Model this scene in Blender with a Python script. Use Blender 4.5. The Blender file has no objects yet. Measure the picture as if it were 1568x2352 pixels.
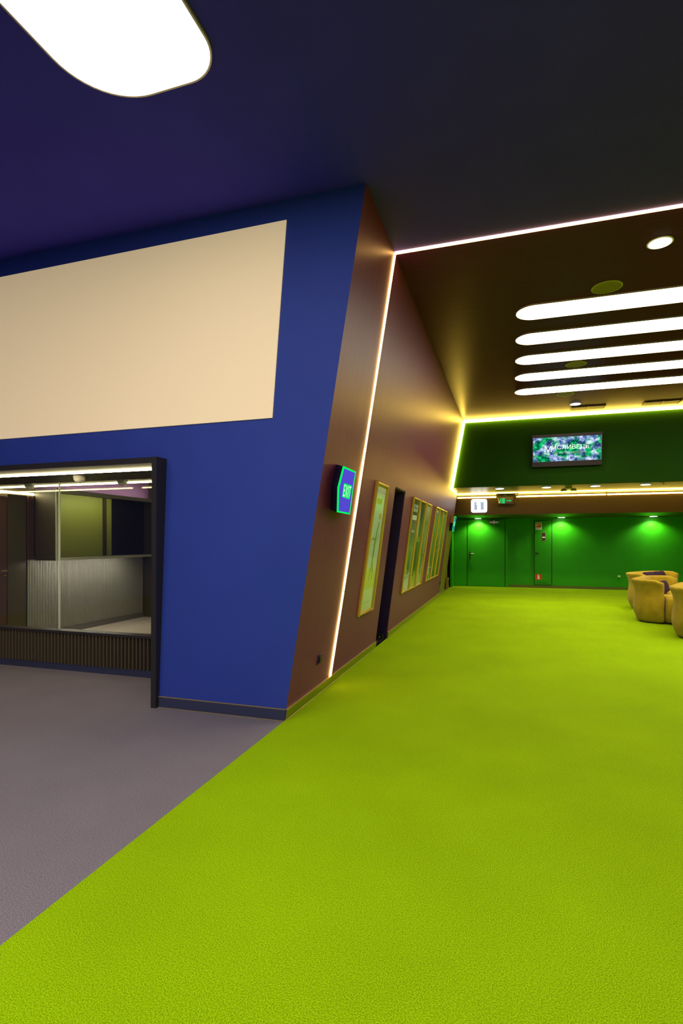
import bpy, bmesh, math, random
from mathutils import Vector, Matrix

random.seed(7)
S = bpy.context.scene
COL = S.collection
PI = math.pi

# ------------------------------------------------------------------ camera, world, exposure
cam_d = bpy.data.cameras.new('camera')
cam = bpy.data.objects.new('camera', cam_d)
COL.objects.link(cam)
cam.location = (0, 0, 1.4)
cam.rotation_euler = (PI / 2, 0, math.atan(392 / 1230))
cam_d.sensor_fit = 'VERTICAL'
cam_d.sensor_height = 36
cam_d.sensor_width = 24
cam_d.lens = 1230 / 2352 * 36
cam_d.shift_y = (1242 - 1176) / 2352
cam_d.clip_start = 0.05
cam_d.clip_end = 100
S.camera = cam

w = bpy.data.worlds.new('world')
S.world = w
w.use_nodes = True
w.node_tree.nodes['Background'].inputs[0].default_value = (0.01, 0.01, 0.012, 1)
w.node_tree.nodes['Background'].inputs[1].default_value = 0.3

S.view_settings.view_transform = 'Standard'
S.view_settings.look = 'None'
S.view_settings.exposure = 0.0
S.view_settings.gamma = 1
S.view_settings.use_curve_mapping = False
S.cycles.max_bounces = 8
S.cycles.diffuse_bounces = 5
S.cycles.glossy_bounces = 4
S.cycles.transparent_max_bounces = 12
S.cycles.sample_clamp_indirect = 6
S.cycles.caustics_reflective = False
S.cycles.caustics_refractive = False

# lamp strengths
L_LOBBY = 5.6      # broad lobby ceiling lamps
L_CAPS = 8.5        # capsule ceiling strips of the green hall
L_LED = 16.0        # thin LED lines
L_BACKLED = 38.0
L_DOWN = 14.0

H = 4.05            # ceiling height


# ------------------------------------------------------------------ materials
def newmat(name):
    m = bpy.data.materials.new(name)
    m.use_nodes = True
    nt = m.node_tree
    b = nt.nodes['Principled BSDF']
    return m, nt, b


def pbr(name, col, rough=0.5, metal=0.0, spec=0.5, coat=0.0, var=0.0, scale=8.0, stretch=(1, 1, 1), bump=0.0,
        bscale=None, sheen=0.0, detail=3.0):
    m, nt, b = newmat(name)
    b.inputs['Base Color'].default_value = (*col, 1)
    b.inputs['Roughness'].default_value = rough
    b.inputs['Metallic'].default_value = metal
    b.inputs['Specular IOR Level'].default_value = spec
    b.inputs['Coat Weight'].default_value = coat
    b.inputs['Sheen Weight'].default_value = sheen
    if var > 0 or bump > 0:
        tc = nt.nodes.new('ShaderNodeTexCoord')
        mp = nt.nodes.new('ShaderNodeMapping')
        mp.inputs['Scale'].default_value = stretch
        nt.links.new(tc.outputs['Object'], mp.inputs['Vector'])
        n = nt.nodes.new('ShaderNodeTexNoise')
        n.inputs['Scale'].default_value = scale
        n.inputs['Detail'].default_value = detail
        nt.links.new(mp.outputs[0], n.inputs['Vector'])
        if var > 0:
            r = nt.nodes.new('ShaderNodeValToRGB')
            r.color_ramp.elements[0].position = 0.3
            r.color_ramp.elements[1].position = 0.7
            r.color_ramp.elements[0].color = (*[max(0, c * (1 - var)) for c in col], 1)
            r.color_ramp.elements[1].color = (*[min(1, c * (1 + var)) for c in col], 1)
            nt.links.new(n.outputs['Fac'], r.inputs['Fac'])
            nt.links.new(r.outputs['Color'], b.inputs['Base Color'])
        if bump > 0:
            bp = nt.nodes.new('ShaderNodeBump')
            bp.inputs['Strength'].default_value = bump
            bp.inputs['Distance'].default_value = 0.01
            if bscale:
                n2 = nt.nodes.new('ShaderNodeTexNoise')
                n2.inputs['Scale'].default_value = bscale
                n2.inputs['Detail'].default_value = 2
                nt.links.new(mp.outputs[0], n2.inputs['Vector'])
                nt.links.new(n2.outputs['Fac'], bp.inputs['Height'])
            else:
                nt.links.new(n.outputs['Fac'], bp.inputs['Height'])
            nt.links.new(bp.outputs['Normal'], b.inputs['Normal'])
    return m


def emit(name, col, strength):
    m, nt, b = newmat(name)
    nt.nodes.remove(b)
    e = nt.nodes.new('ShaderNodeEmission')
    e.inputs[0].default_value = (*col, 1)
    e.inputs[1].default_value = strength
    nt.links.new(e.outputs[0], nt.nodes['Material Output'].inputs[0])
    return m


def glass(name, rough=0.02, tint=(1, 1, 1), ior=1.5, boost=0.0):
    m, nt, b = newmat(name)
    nt.nodes.remove(b)
    t = nt.nodes.new('ShaderNodeBsdfTransparent')
    t.inputs[0].default_value = (*tint, 1)
    g = nt.nodes.new('ShaderNodeBsdfGlossy')
    g.inputs['Roughness'].default_value = rough
    # reflectance rises towards grazing angles, the same on both faces of a pane
    f = nt.nodes.new('ShaderNodeLayerWeight')
    f.inputs[0].default_value = 0.5
    pw = nt.nodes.new('ShaderNodeMath')
    pw.operation = 'POWER'
    pw.inputs[1].default_value = 4.0
    nt.links.new(f.outputs['Facing'], pw.inputs[0])
    ad = nt.nodes.new('ShaderNodeMath')
    ad.operation = 'MULTIPLY_ADD'
    ad.use_clamp = True
    ad.inputs[1].default_value = ior
    ad.inputs[2].default_value = boost
    nt.links.new(pw.outputs[0], ad.inputs[0])
    mx = nt.nodes.new('ShaderNodeMixShader')
    nt.links.new(ad.outputs[0], mx.inputs[0])
    nt.links.new(t.outputs[0], mx.inputs[1])
    nt.links.new(g.outputs[0], mx.inputs[2])
    nt.links.new(mx.outputs[0], nt.nodes['Material Output'].inputs[0])
    return m


M = {}
M['blue'] = pbr('blue_paint', (0.031, 0.056, 0.33), 0.55, spec=0.15, var=0.03, scale=3)
M['ceil_blue'] = pbr('ceiling_navy_paint', (0.054, 0.042, 0.47), 0.6, spec=0.04, var=0.05, scale=2)
M['ceil_brown'] = pbr('ceiling_brown_paint', (0.060, 0.011, 0.07), 0.34, spec=0.05, var=0.1, scale=4,
                      stretch=(0.4, 6, 1), bump=0.12, bscale=5)
M['sidewall'] = pbr('mauve_brown_paint', (0.138, 0.026, 0.066), 0.40, spec=0.14, var=0.06, scale=5,
                    stretch=(1, 3, 0.08), bump=0.10, bscale=7)
M['navy'] = pbr('navy_jamb_paint', (0.03, 0.012, 0.07), 0.5, spec=0.3)
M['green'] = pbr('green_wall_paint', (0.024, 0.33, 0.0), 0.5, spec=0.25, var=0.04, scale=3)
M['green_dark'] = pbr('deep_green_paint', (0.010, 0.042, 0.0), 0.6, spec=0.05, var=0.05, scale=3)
M['soffit'] = pbr('soffit_dark_paint', (0.05, 0.055, 0.03), 0.35, spec=0.5, bump=0.05, bscale=6, stretch=(0.3, 4, 1))
M['beam'] = pbr('brown_beam_paint', (0.045, 0.022, 0.006), 0.4, spec=0.3)
M['olive'] = pbr('olive_reflection_tint', (0.16, 0.15, 0.02), 0.45, spec=0.4)  # tint for the reflection painted on the side wall's far end
M['cream'] = pbr('cream_board', (0.82, 0.62, 0.42), 0.7, spec=0.2)     # blank board, faint glow added to raise its brightness
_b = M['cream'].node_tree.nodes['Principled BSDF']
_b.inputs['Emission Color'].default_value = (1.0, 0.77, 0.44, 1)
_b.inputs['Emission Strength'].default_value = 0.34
M['purple_wall'] = pbr('purple_wall_paint', (0.24, 0.13, 0.22), 0.6)
M['lobby_blue'] = pbr('lobby_light_blue_paint', (0.16, 0.17, 0.50), 0.6)
M['recess'] = pbr('recess_dark_brown', (0.06, 0.03, 0.012), 0.6)
M['groove'] = pbr('groove_dark_green', (0.005, 0.06, 0.002), 0.6)
M['skirt_metal'] = pbr('brushed_skirting', (0.45, 0.42, 0.36), 0.16, metal=1.0)
M['skirt_lip'] = pbr('skirting_lip', (0.55, 0.40, 0.16), 0.3, metal=0.6)
M['skirt_navy'] = pbr('navy_skirting', (0.035, 0.04, 0.085), 0.35)
M['brown_frame'] = pbr('bronze_frame', (0.026, 0.021, 0.022), 0.4, spec=0.4)
M['slat'] = pbr('dark_bronze_slat', (0.10, 0.075, 0.045), 0.35, spec=0.5)
M['slat_back'] = pbr('slat_backing', (0.012, 0.010, 0.008), 0.6)
M['slat_wall'] = pbr('grey_wall_slat', (0.34, 0.33, 0.29), 0.4)
M['booth_dark'] = pbr('booth_dark_brown', (0.045, 0.036, 0.014), 0.45)
M['booth_door'] = pbr('booth_door_brown', (0.09, 0.045, 0.022), 0.45)
M['booth_black'] = pbr('booth_black', (0.008, 0.007, 0.005), 0.5)
M['booth_floor'] = pbr('booth_floor', (0.52, 0.44, 0.38), 0.6, var=0.05, scale=10)
M['hatch_green'] = pbr('hatch_olive_panel', (0.30, 0.32, 0.06), 0.5)
M['rim_grey'] = pbr('pale_grey_rim', (0.78, 0.82, 0.72), 0.4)
M['gold'] = pbr('gold_frame', (0.75, 0.46, 0.10), 0.28, metal=0.75)
M['black'] = pbr('black_plastic', (0.012, 0.010, 0.012), 0.4)
M['tvblack'] = pbr('tv_bezel', (0.022, 0.010, 0.012), 0.35)
M['white'] = pbr('white_plastic', (0.75, 0.74, 0.68), 0.4)
M['chrome'] = pbr('chrome', (0.8, 0.78, 0.7), 0.2, metal=1.0)
M['brass'] = pbr('brass_pipe', (0.5, 0.34, 0.06), 0.35, metal=0.5)
M['speaker'] = pbr('olive_grille', (0.20, 0.17, 0.03), 0.6, var=0.2, scale=150)
M['speaker_rim'] = pbr('olive_grille_rim', (0.36, 0.34, 0.08), 0.5)
M['signnavy'] = pbr('sign_body_navy', (0.018, 0.012, 0.06), 0.4)
M['signreflect'] = pbr('sign_reflection_gold', (0.5, 0.27, 0.01), 0.5)  # gold reflection put into the colour of the far sign's top
M['red'] = pbr('red_sticker', (0.80, 0.045, 0.01), 0.5)
M['stickerwhite'] = pbr('white_sticker', (0.85, 0.82, 0.66), 0.5)
M['velvet'] = pbr('mustard_velvet', (0.37, 0.25, 0.011), 0.85, spec=0.1, var=0.14, scale=9, bump=0.15, bscale=40, sheen=0.1)
M['cushion'] = pbr('plum_fabric', (0.045, 0.022, 0.045), 0.85, spec=0.1, var=0.1, scale=60)
M['plinth'] = pbr('black_plinth', (0.01, 0.008, 0.006), 0.7)
M['vent'] = pbr('vent_dark', (0.06, 0.035, 0.012), 0.5)
M['vent_edge'] = pbr('vent_edge', (0.55, 0.36, 0.05), 0.4)
M['rimtrim'] = pbr('lamp_rim', (0.62, 0.50, 0.40), 0.35, metal=0.3)
M['glass'] = glass('booth_glass', 0.0, (0.95, 0.97, 0.92), 0.9, 0.03)
M['glass_edge'] = pbr('glass_edge', (0.80, 0.84, 0.78), 0.3)
M['poster_glass'] = glass('poster_glazing', 0.07, (0.97, 1, 0.97), 0.38, 0.02)
M['screenglass'] = glass('tv_glass', 0.05, (1, 1, 1), 0.5, 0.0)
M['lobby_lamp'] = emit('lobby_lamp_light', (1.0, 0.95, 0.92), L_LOBBY)
M['caps_lamp'] = emit('capsule_lamp_light', (1.0, 0.92, 0.74), L_CAPS)
M['led'] = emit('led_light', (1.0, 0.52, 0.14), L_LED)
M['backled'] = emit('back_led_light', (1.0, 0.66, 0.09), L_BACKLED)
M['boothled'] = emit('booth_led_light', (1.0, 0.84, 0.46), 28.0)
M['down'] = emit('downlight_light', (1.0, 0.98, 0.82), L_DOWN)
M['signgreen'] = emit('sign_green_edge', (0.0, 0.95, 0.12), 1.0)
M['signface'] = emit('sign_violet_face', (0.095, 0.07, 0.66), 0.95)
M['signblock'] = emit('sign_green_block', (0.0, 0.80, 0.14), 1.0)
M['signletter'] = emit('sign_letters', (0.55, 1.0, 0.75), 1.0)
M['pict'] = emit('pictogram_green', (0.02, 0.62, 0.16), 1.0)
M['onewhite'] = emit('number_sign_white', (0.93, 0.95, 1.0), 3.2)
M['onegrey'] = emit('number_sign_grey', (0.42, 0.50, 0.60), 1.0)
M['tvtext'] = emit('tv_title', (0.80, 1.0, 0.72), 1.3)
M['tvtext2'] = emit('tv_subtitle', (0.50, 0.72, 0.42), 0.8)
M['tvedge'] = emit('tv_edge_glow', (0.42, 0.12, 0.85), 0.9)
M['ink'] = pbr('poster_ink', (0.06, 0.06, 0.02), 0.6)
M['inkgreen'] = pbr('poster_ink_green', (0.28, 0.36, 0.05), 0.6)
M['inkocre'] = pbr('poster_ink_ochre', (0.55, 0.38, 0.08), 0.6)
M['inkpale'] = pbr('poster_ink_pale', (0.70, 0.78, 0.72), 0.6)
M['inkpink'] = pbr('poster_ink_pink', (0.75, 0.30, 0.28), 0.6)
M['inklime'] = pbr('poster_ink_lime', (0.55, 0.62, 0.14), 0.6)


def carpet(name, c1, c2, c3):
    m, nt, b = newmat(name)
    b.inputs['Roughness'].default_value = 0.95
    b.inputs['Specular IOR Level'].default_value = 0.04
    tc = nt.nodes.new('ShaderNodeTexCoord')
    n = nt.nodes.new('ShaderNodeTexNoise')
    n.inputs['Scale'].default_value = 230
    n.inputs['Detail'].default_value = 2
    n.inputs['Roughness'].default_value = 0.8
    nt.links.new(tc.outputs['Object'], n.inputs['Vector'])
    r = nt.nodes.new('ShaderNodeValToRGB')
    e = r.color_ramp.elements
    e[0].position = 0.39
    e[0].color = (*c1, 1)
    e[1].position = 0.61
    e[1].color = (*c3, 1)
    k = e.new(0.5)
    k.color = (*c2, 1)
    nt.links.new(n.outputs['Fac'], r.inputs['Fac'])
    n2 = nt.nodes.new('ShaderNodeTexNoise')
    n2.inputs['Scale'].default_value = 1.3
    n2.inputs['Detail'].default_value = 4
    nt.links.new(tc.outputs['Object'], n2.inputs['Vector'])
    mr = nt.nodes.new('ShaderNodeMapRange')
    mr.inputs['From Min'].default_value = 0.3
    mr.inputs['From Max'].default_value = 0.7
    mr.inputs['To Min'].default_value = 0.93
    mr.inputs['To Max'].default_value = 1.07
    nt.links.new(n2.outputs['Fac'], mr.inputs['Value'])
    mul = nt.nodes.new('ShaderNodeVectorMath')
    mul.operation = 'SCALE'
    nt.links.new(r.outputs['Color'], mul.inputs[0])
    nt.links.new(mr.outputs[0], mul.inputs['Scale'])
    nt.links.new(mul.outputs[0], b.inputs['Base Color'])
    bp = nt.nodes.new('ShaderNodeBump')
    bp.inputs['Strength'].default_value = 0.35
    bp.inputs['Distance'].default_value = 0.004
    nt.links.new(n.outputs['Fac'], bp.inputs['Height'])
    nt.links.new(bp.outputs['Normal'], b.inputs['Normal'])
    return m


M['carpet_green'] = carpet('lime_carpet', (0.135, 0.245, 0.0), (0.232, 0.385, 0.0005), (0.345, 0.55, 0.006))
M['carpet_purple'] = carpet('mauve_grey_carpet', (0.115, 0.097, 0.110), (0.175, 0.150, 0.168), (0.25, 0.218, 0.24))


def art(name, stops, scale, stretch, seed):
    """poster print: banded colours along the height broken up by noise"""
    m, nt, b = newmat(name)
    b.inputs['Roughness'].default_value = 0.5
    uv = nt.nodes.new('ShaderNodeUVMap')
    mp = nt.nodes.new('ShaderNodeMapping')
    mp.inputs['Scale'].default_value = (*stretch, 1)
    mp.inputs['Location'].default_value = (seed, seed * 1.7, 0)
    nt.links.new(uv.outputs[0], mp.inputs[0])
    n = nt.nodes.new('ShaderNodeTexNoise')
    n.inputs['Scale'].default_value = scale
    n.inputs['Detail'].default_value = 4
    nt.links.new(mp.outputs[0], n.inputs['Vector'])
    sep = nt.nodes.new('ShaderNodeSeparateXYZ')
    nt.links.new(uv.outputs[0], sep.inputs[0])
    a = nt.nodes.new('ShaderNodeMath')
    a.operation = 'MULTIPLY_ADD'
    a.inputs[1].default_value = 0.5
    nt.links.new(n.outputs['Fac'], a.inputs[0])
    nt.links.new(sep.outputs[1], a.inputs[2])
    s = nt.nodes.new('ShaderNodeMath')
    s.operation = 'SUBTRACT'
    s.inputs[1].default_value = 0.25
    nt.links.new(a.outputs[0], s.inputs[0])
    r = nt.nodes.new('ShaderNodeValToRGB')
    e = r.color_ramp.elements
    e[0].position, e[0].color = stops[0][0], (*stops[0][1], 1)
    e[1].position, e[1].color = stops[-1][0], (*stops[-1][1], 1)
    for p, c in stops[1:-1]:
        k = e.new(p)
        k.color = (*c, 1)
    nt.links.new(s.outputs[0], r.inputs[0])
    nt.links.new(r.outputs[0], b.inputs['Base Color'])
    return m


def tvscreen():
    m, nt, b = newmat('tv_picture')
    nt.nodes.remove(b)
    uv = nt.nodes.new('ShaderNodeUVMap')
    mp = nt.nodes.new('ShaderNodeMapping')
    mp.inputs['Scale'].default_value = (2.2, 1, 1)
    nt.links.new(uv.outputs[0], mp.inputs[0])
    # foliage: fine noise between dark and bright green; large soft noise brings in pale sky and blue
    n = nt.nodes.new('ShaderNodeTexNoise')
    n.inputs['Scale'].default_value = 4.6
    n.inputs['Detail'].default_value = 5
    n.inputs['Roughness'].default_value = 0.7
    nt.links.new(mp.outputs[0], n.inputs['Vector'])
    r1 = nt.nodes.new('ShaderNodeValToRGB')
    e = r1.color_ramp.elements
    e[0].position, e[0].color = 0.36, (0.0, 0.02, 0.03, 1)
    e[1].position, e[1].color = 0.66, (0.10, 0.85, 0.30, 1)
    for p, c in ((0.46, (0.0, 0.12, 0.06, 1)), (0.55, (0.0, 0.45, 0.12, 1))):
        k = e.new(p)
        k.color = c
    nt.links.new(n.outputs['Fac'], r1.inputs[0])
    r2 = nt.nodes.new('ShaderNodeValToRGB')
    e = r2.color_ramp.elements
    e[0].position, e[0].color = 0.36, (0.01, 0.02, 0.10, 1)
    e[1].position, e[1].color = 0.64, (0.80, 0.90, 1.0, 1)
    for p, c in ((0.46, (0.08, 0.14, 0.42, 1)), (0.54, (0.38, 0.48, 0.75, 1))):
        k = e.new(p)
        k.color = c
    nt.links.new(n.outputs['Fac'], r2.inputs[0])
    n2 = nt.nodes.new('ShaderNodeTexNoise')
    n2.inputs['Scale'].default_value = 2.6
    n2.inputs['Detail'].default_value = 2
    mp2 = nt.nodes.new('ShaderNodeMapping')
    mp2.inputs['Location'].default_value = (3.1, 7.4, 0)
    nt.links.new(mp.outputs[0], mp2.inputs[0])
    nt.links.new(mp2.outputs[0], n2.inputs['Vector'])
    sh = nt.nodes.new('ShaderNodeMapRange')
    sh.inputs['From Min'].default_value = 0.44
    sh.inputs['From Max'].default_value = 0.58
    nt.links.new(n2.outputs['Fac'], sh.inputs['Value'])
    r = nt.nodes.new('ShaderNodeMixRGB')
    nt.links.new(sh.outputs[0], r.inputs[0])
    nt.links.new(r1.outputs[0], r.inputs[1])
    nt.links.new(r2.outputs[0], r.inputs[2])
    em = nt.nodes.new('ShaderNodeEmission')
    em.inputs[1].default_value = 1.15
    nt.links.new(r.outputs[0], em.inputs[0])
    nt.links.new(em.outputs[0], nt.nodes['Material Output'].inputs[0])
    return m


M['tvpic'] = tvscreen()


# ------------------------------------------------------------------ object helpers
OFF = {}


def base_of(parent):
    return OFF.get(parent.name, Vector((0, 0, 0))) if parent else Vector((0, 0, 0))


class MB:
    def __init__(self):
        self.v, self.f, self.mi, self.uv = [], [], [], {}

    def add(self, vs, fs, mi=0):
        o = len(self.v)
        self.v += [Vector(p) for p in vs]
        for f in fs:
            self.f.append([i + o for i in f])
            self.mi.append(mi)
        return o

    def hexa(self, a, b, mi=0):
        """a: four corners of one face, b: the opposite four, same order"""
        self.add(list(a) + list(b), [(0, 1, 2, 3), (7, 6, 5, 4), (0, 4, 5, 1), (1, 5, 6, 2), (2, 6, 7, 3), (3, 7, 4, 0)], mi)

    def box(self, x0, x1, y0, y1, z0, z1, mi=0):
        self.hexa([(x0, y0, z0), (x1, y0, z0), (x1, y0, z1), (x0, y0, z1)],
                  [(x0, y1, z0), (x1, y1, z0), (x1, y1, z1), (x0, y1, z1)], mi)

    def prism(self, pts, d, mi=0):
        """pts: polygon in 3D, d: extrusion vector"""
        n = len(pts)
        d = Vector(d)
        p = [Vector(q) for q in pts]
        fs = [tuple(range(n)), tuple(range(2 * n - 1, n - 1, -1))]
        for i in range(n):
            j = (i + 1) % n
            fs.append((i, i + n, j + n, j))
        self.add(p + [q + d for q in p], fs, mi)

    def tube(self, pts, r, n=10, mi=0, cap=True):
        pts = [Vector(p) for p in pts]
        rs = r if isinstance(r, (list, tuple)) else [r] * len(pts)
        vs, fs = [], []
        for i, p in enumerate(pts):
            t = (pts[min(i + 1, len(pts) - 1)] - pts[max(i - 1, 0)]).normalized()
            a = t.orthogonal().normalized() if i == 0 else (a - t * a.dot(t)).normalized()
            b = t.cross(a)
            for k in range(n):
                q = 2 * PI * k / n
                vs.append(p + (a * math.cos(q) + b * math.sin(q)) * rs[i])
        for i in range(len(pts) - 1):
            for k in range(n):
                k2 = (k + 1) % n
                fs.append((i * n + k, i * n + k2, (i + 1) * n + k2, (i + 1) * n + k))
        if cap:
            fs.append(tuple(range(n - 1, -1, -1)))
            fs.append(tuple((len(pts) - 1) * n + k for k in range(n)))
        self.add(vs, fs, mi)

    def lathe(self, prof, c=(0, 0, 0), n=28, mi=0):
        """prof: (r, z) list, spun round z at c"""
        c = Vector(c)
        vs, fs = [], []
        for r, z in prof:
            for k in range(n):
                q = 2 * PI * k / n
                vs.append(c + Vector((r * math.cos(q), r * math.sin(q), z)))
        for i in range(len(prof) - 1):
            for k in range(n):
                k2 = (k + 1) % n
                fs.append((i * n + k, i * n + k2, (i + 1) * n + k2, (i + 1) * n + k))
        fs.append(tuple(range(n - 1, -1, -1)))
        fs.append(tuple((len(prof) - 1) * n + k for k in range(n)))
        self.add(vs, fs, mi)

    def build(self, name, mats, parent=None, smooth=False, bevel=0.0, seg=2, local=False, uvfun=None):
        me = bpy.data.meshes.new(name)
        o0 = Vector((0, 0, 0)) if local else base_of(parent)
        me.from_pydata([tuple(p - o0) for p in self.v], [], self.f)
        if not isinstance(mats, (list, tuple)):
            mats = [mats]
        for m in mats:
            me.materials.append(M[m] if isinstance(m, str) else m)
        for p, i in zip(me.polygons, self.mi):
            p.material_index = i
        bm = bmesh.new()
        bm.from_mesh(me)
        bmesh.ops.recalc_face_normals(bm, faces=bm.faces)
        if bevel > 0:
            bmesh.ops.remove_doubles(bm, verts=bm.verts, dist=1e-5)
            ed = [e for e in bm.edges if len(e.link_faces) == 2 and e.calc_face_angle(0) > 0.6]
            bmesh.ops.bevel(bm, geom=ed, offset=bevel, segments=seg, profile=0.5, affect='EDGES', clamp_overlap=True)
        bm.to_mesh(me)
        bm.free()
        if uvfun:
            ul = me.uv_layers.new(name='UVMap')
            for lp in me.loops:
                ul.data[lp.index].uv = uvfun(self.v[lp.vertex_index])
        if smooth:
            for p in me.polygons:
                p.use_smooth = len(p.vertices) <= 4
        ob = bpy.data.objects.new(name, me)
        COL.objects.link(ob)
        if parent:
            ob.parent = parent
            OFF[ob.name] = o0
        if smooth and not local:
            try:
                md = None
            except Exception:
                pass
        return ob


def tag(o, label, cat, group=None):
    o['label'] = label
    o['category'] = cat
    if group:
        o['group'] = group
    return o


def struct(o, label=None):
    o['kind'] = 'structure'
    if label:
        o['label'] = label
    return o


def thing(name, loc, label, cat, group=None, rz=0.0):
    o = bpy.data.objects.new(name, None)
    COL.objects.link(o)
    o.location = loc
    o.rotation_euler = (0, 0, rz)
    o.empty_display_size = 0.1
    OFF[o.name] = Vector(loc)
    return tag(o, label, cat, group) if label else o


def text(name, body, mat, origin, ux, uy, width, height, parent, depth=0.002):
    """lettering laid out in the frame origin + u*ux + v*uy, fitted to width x height, centred on origin"""
    cu = bpy.data.curves.new(name + '_curve', 'FONT')
    cu.body = body
    cu.size = 1
    cu.extrude = 0.0
    tmp = bpy.data.objects.new(name + '_tmp', cu)
    COL.objects.link(tmp)
    bpy.context.view_layer.update()
    dg = bpy.context.evaluated_depsgraph_get()
    me = bpy.data.meshes.new_from_object(tmp.evaluated_get(dg))
    bpy.data.objects.remove(tmp)
    bpy.data.curves.remove(cu)
    xs = [v.co.x for v in me.vertices]
    ys = [v.co.y for v in me.vertices]
    x0, x1, y0, y1 = min(xs), max(xs), min(ys), max(ys)
    ux, uy = Vector(ux).normalized(), Vector(uy).normalized()
    nz = ux.cross(uy).normalized()
    o0 = base_of(parent)
    for v in me.vertices:
        u = ((v.co.x - x0) / (x1 - x0) - 0.5) * width
        q = ((v.co.y - y0) / (y1 - y0) - 0.5) * height
        v.co = Vector(origin) + ux * u + uy * q + nz * depth - o0
    me.materials.clear()
    me.materials.append(M[mat])
    ob = bpy.data.objects.new(name, me)
    COL.objects.link(ob)
    ob.parent = parent
    OFF[ob.name] = o0
    return ob


# leaning side wall: x of its face at depth y and height z
def sx(y, z):
    b = -1.687 - (y - 3.8) * 0.1 / 12.2
    return b + (-1.03 - b) * z / H


def W(y, z, n=0.0):
    return Vector((sx(y, z) + n * 0.987, y, z - n * 0.16))


# ================================================================== STRUCTURE
# floors
m = MB()
m.prism([(-1.682, -9, 0), (8, -9, 0), (8, 17.2, 0), (-1.80, 17.2, 0), (-1.80, 14.68, 0), (-1.777, 14.68, 0), (-1.687, 3.8, 0)], (0, 0, -0.06))
struct(m.build('floor', 'carpet_green'), 'lime green carpet')
m = MB()
m.prism([(-9, -9, 0), (-1.682, -9, 0), (-1.687, 3.8, 0), (-1.70, 3.84, 0), (-2.6, 3.84, 0), (-2.6, 4.62, 0), (-9, 4.62, 0)], (0, 0, -0.06))
struct(m.build('floor', 'carpet_purple'), 'mauve grey carpet')
m = MB()
m.box(-6.5, -2.6, 4.62, 8.3, -0.06, 0.0)
struct(m.build('floor', 'booth_floor'), 'pale floor inside the glazed booth')
m = MB()
m.box(-2.7, -1.80, 14.68, 17.2, -0.06, 0.0)
struct(m.build('floor', 'recess'), 'bare floor in the pipe recess')

# ceilings
m = MB()
m.box(-9, 8, -9, 4.84, H, H + 0.12)
struct(m.build('ceiling', 'ceil_blue'), 'navy lobby ceiling')
m = MB()
m.box(-1.6, 8, 4.84, 12.25, H, H + 0.12)
struct(m.build('ceiling', 'ceil_brown'), 'dark brown hall ceiling')

# blue front wall with the booth opening, corner leaning to the right
yb = 3.83
m = MB()


def bq(x0, x1, x2, x3, z0, z1, mit=0.0):
    m.hexa([(x0, yb, z0), (x1, yb, z0), (x2, yb, z1), (x3, yb, z1)],
           [(x0, yb + 0.12, z0), (x1 - mit, yb + 0.12, z0), (x2 - mit, yb + 0.12, z1), (x3, yb + 0.12, z1)])


cz = 2.09
cx = sx(3.83, cz)
bq(-2.845, sx(yb, 0), cx, -2.775, 0, cz, 0.12)
bq(-9, cx, sx(yb, H), -9, cz, H, 0.12)
bq(-9, -7.0, -7.0, -9, 0, cz)
struct(m.build('wall_front', 'blue'), 'royal blue wall with a leaning right edge')

# leaning side wall with a doorway
m = MB()
T = 0.3


def wq(c):
    a = [W(y, z) for y, z in c]
    m.hexa(a, [Vector((p.x - T, p.y, p.z)) for p in a])


def ysh(y):
    return y


f0 = (3.83, 0.0)
m0 = [(3.83, 0), (6.80, 0), (6.46, 2.065), (3.83, 2.065)]
a = [W(y, z) for y, z in m0]
bk = [Vector((p.x - T, p.y, p.z)) for p in a]
bk[0].y += 0.3
bk[3].y += 0.3
m.hexa(a, bk)
wq([(7.50, 0), (14.68, 0), (13.72, 2.065), (7.11, 2.065)])
a = [W(y, z) for y, z in [(3.83, 2.065), (12.2, 2.065), (12.2, H), (3.83, H)]]
bk = [Vector((p.x - T, p.y, p.z)) for p in a]
bk[0].y += 0.3
bk[3].y += 0.3
m.hexa(a, bk)
wq([(12.2, 2.065), (13.72, 2.065), (13.45, 2.66), (12.2, 2.66)])
struct(m.build('wall_side', 'sidewall'), 'mauve brown leaning wall of the hall')

# thin olive sheet that paints a reflection on the side wall's far end
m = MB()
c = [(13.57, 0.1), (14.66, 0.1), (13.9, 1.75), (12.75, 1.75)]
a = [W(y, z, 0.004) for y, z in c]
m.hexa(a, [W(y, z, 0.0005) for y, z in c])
struct(m.build('wall_reflection', 'olive'), 'olive reflection painted at the far end of the leaning wall')

# lining and threshold of the doorway
m = MB()
for yy0, yy1, s in ((7.50, 7.11, -1),):
    a = [W(yy0, 0, -0.003), W(yy0 - 0.012, 0, -0.003), W(yy1 - 0.012, 2.065, -0.003), W(yy1, 2.065, -0.003)]
    m.hexa(a, [Vector((p.x - 0.5, p.y, p.z)) for p in a])
a = [W(6.80, 0, -0.02), W(6.81, 0, -0.02), W(6.47, 2.06, -0.02), W(6.46, 2.06, -0.02)]
m.hexa(a, [Vector((p.x - 0.48, p.y, p.z)) for p in a])
a = [W(6.46, 2.05, -0.01), W(7.11, 2.05, -0.01), W(7.11, 2.064, -0.01), W(6.46, 2.064, -0.01)]
m.hexa(a, [Vector((p.x - 0.5, p.y, p.z)) for p in a])
struct(m.build('trim_2', 'navy'), 'navy lining of the doorway in the leaning wall')
m = MB()
a = [W(6.80, 0.0, -0.42), W(7.50, 0.0, -0.42), W(7.11, 2.06, -0.42), W(6.46, 2.06, -0.42)]
m.hexa(a, [Vector((p.x - 0.05, p.y, p.z)) for p in a])
d2 = struct(m.build('door_2', 'navy'), 'navy door set deep in the leaning wall')
m = MB()
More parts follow.
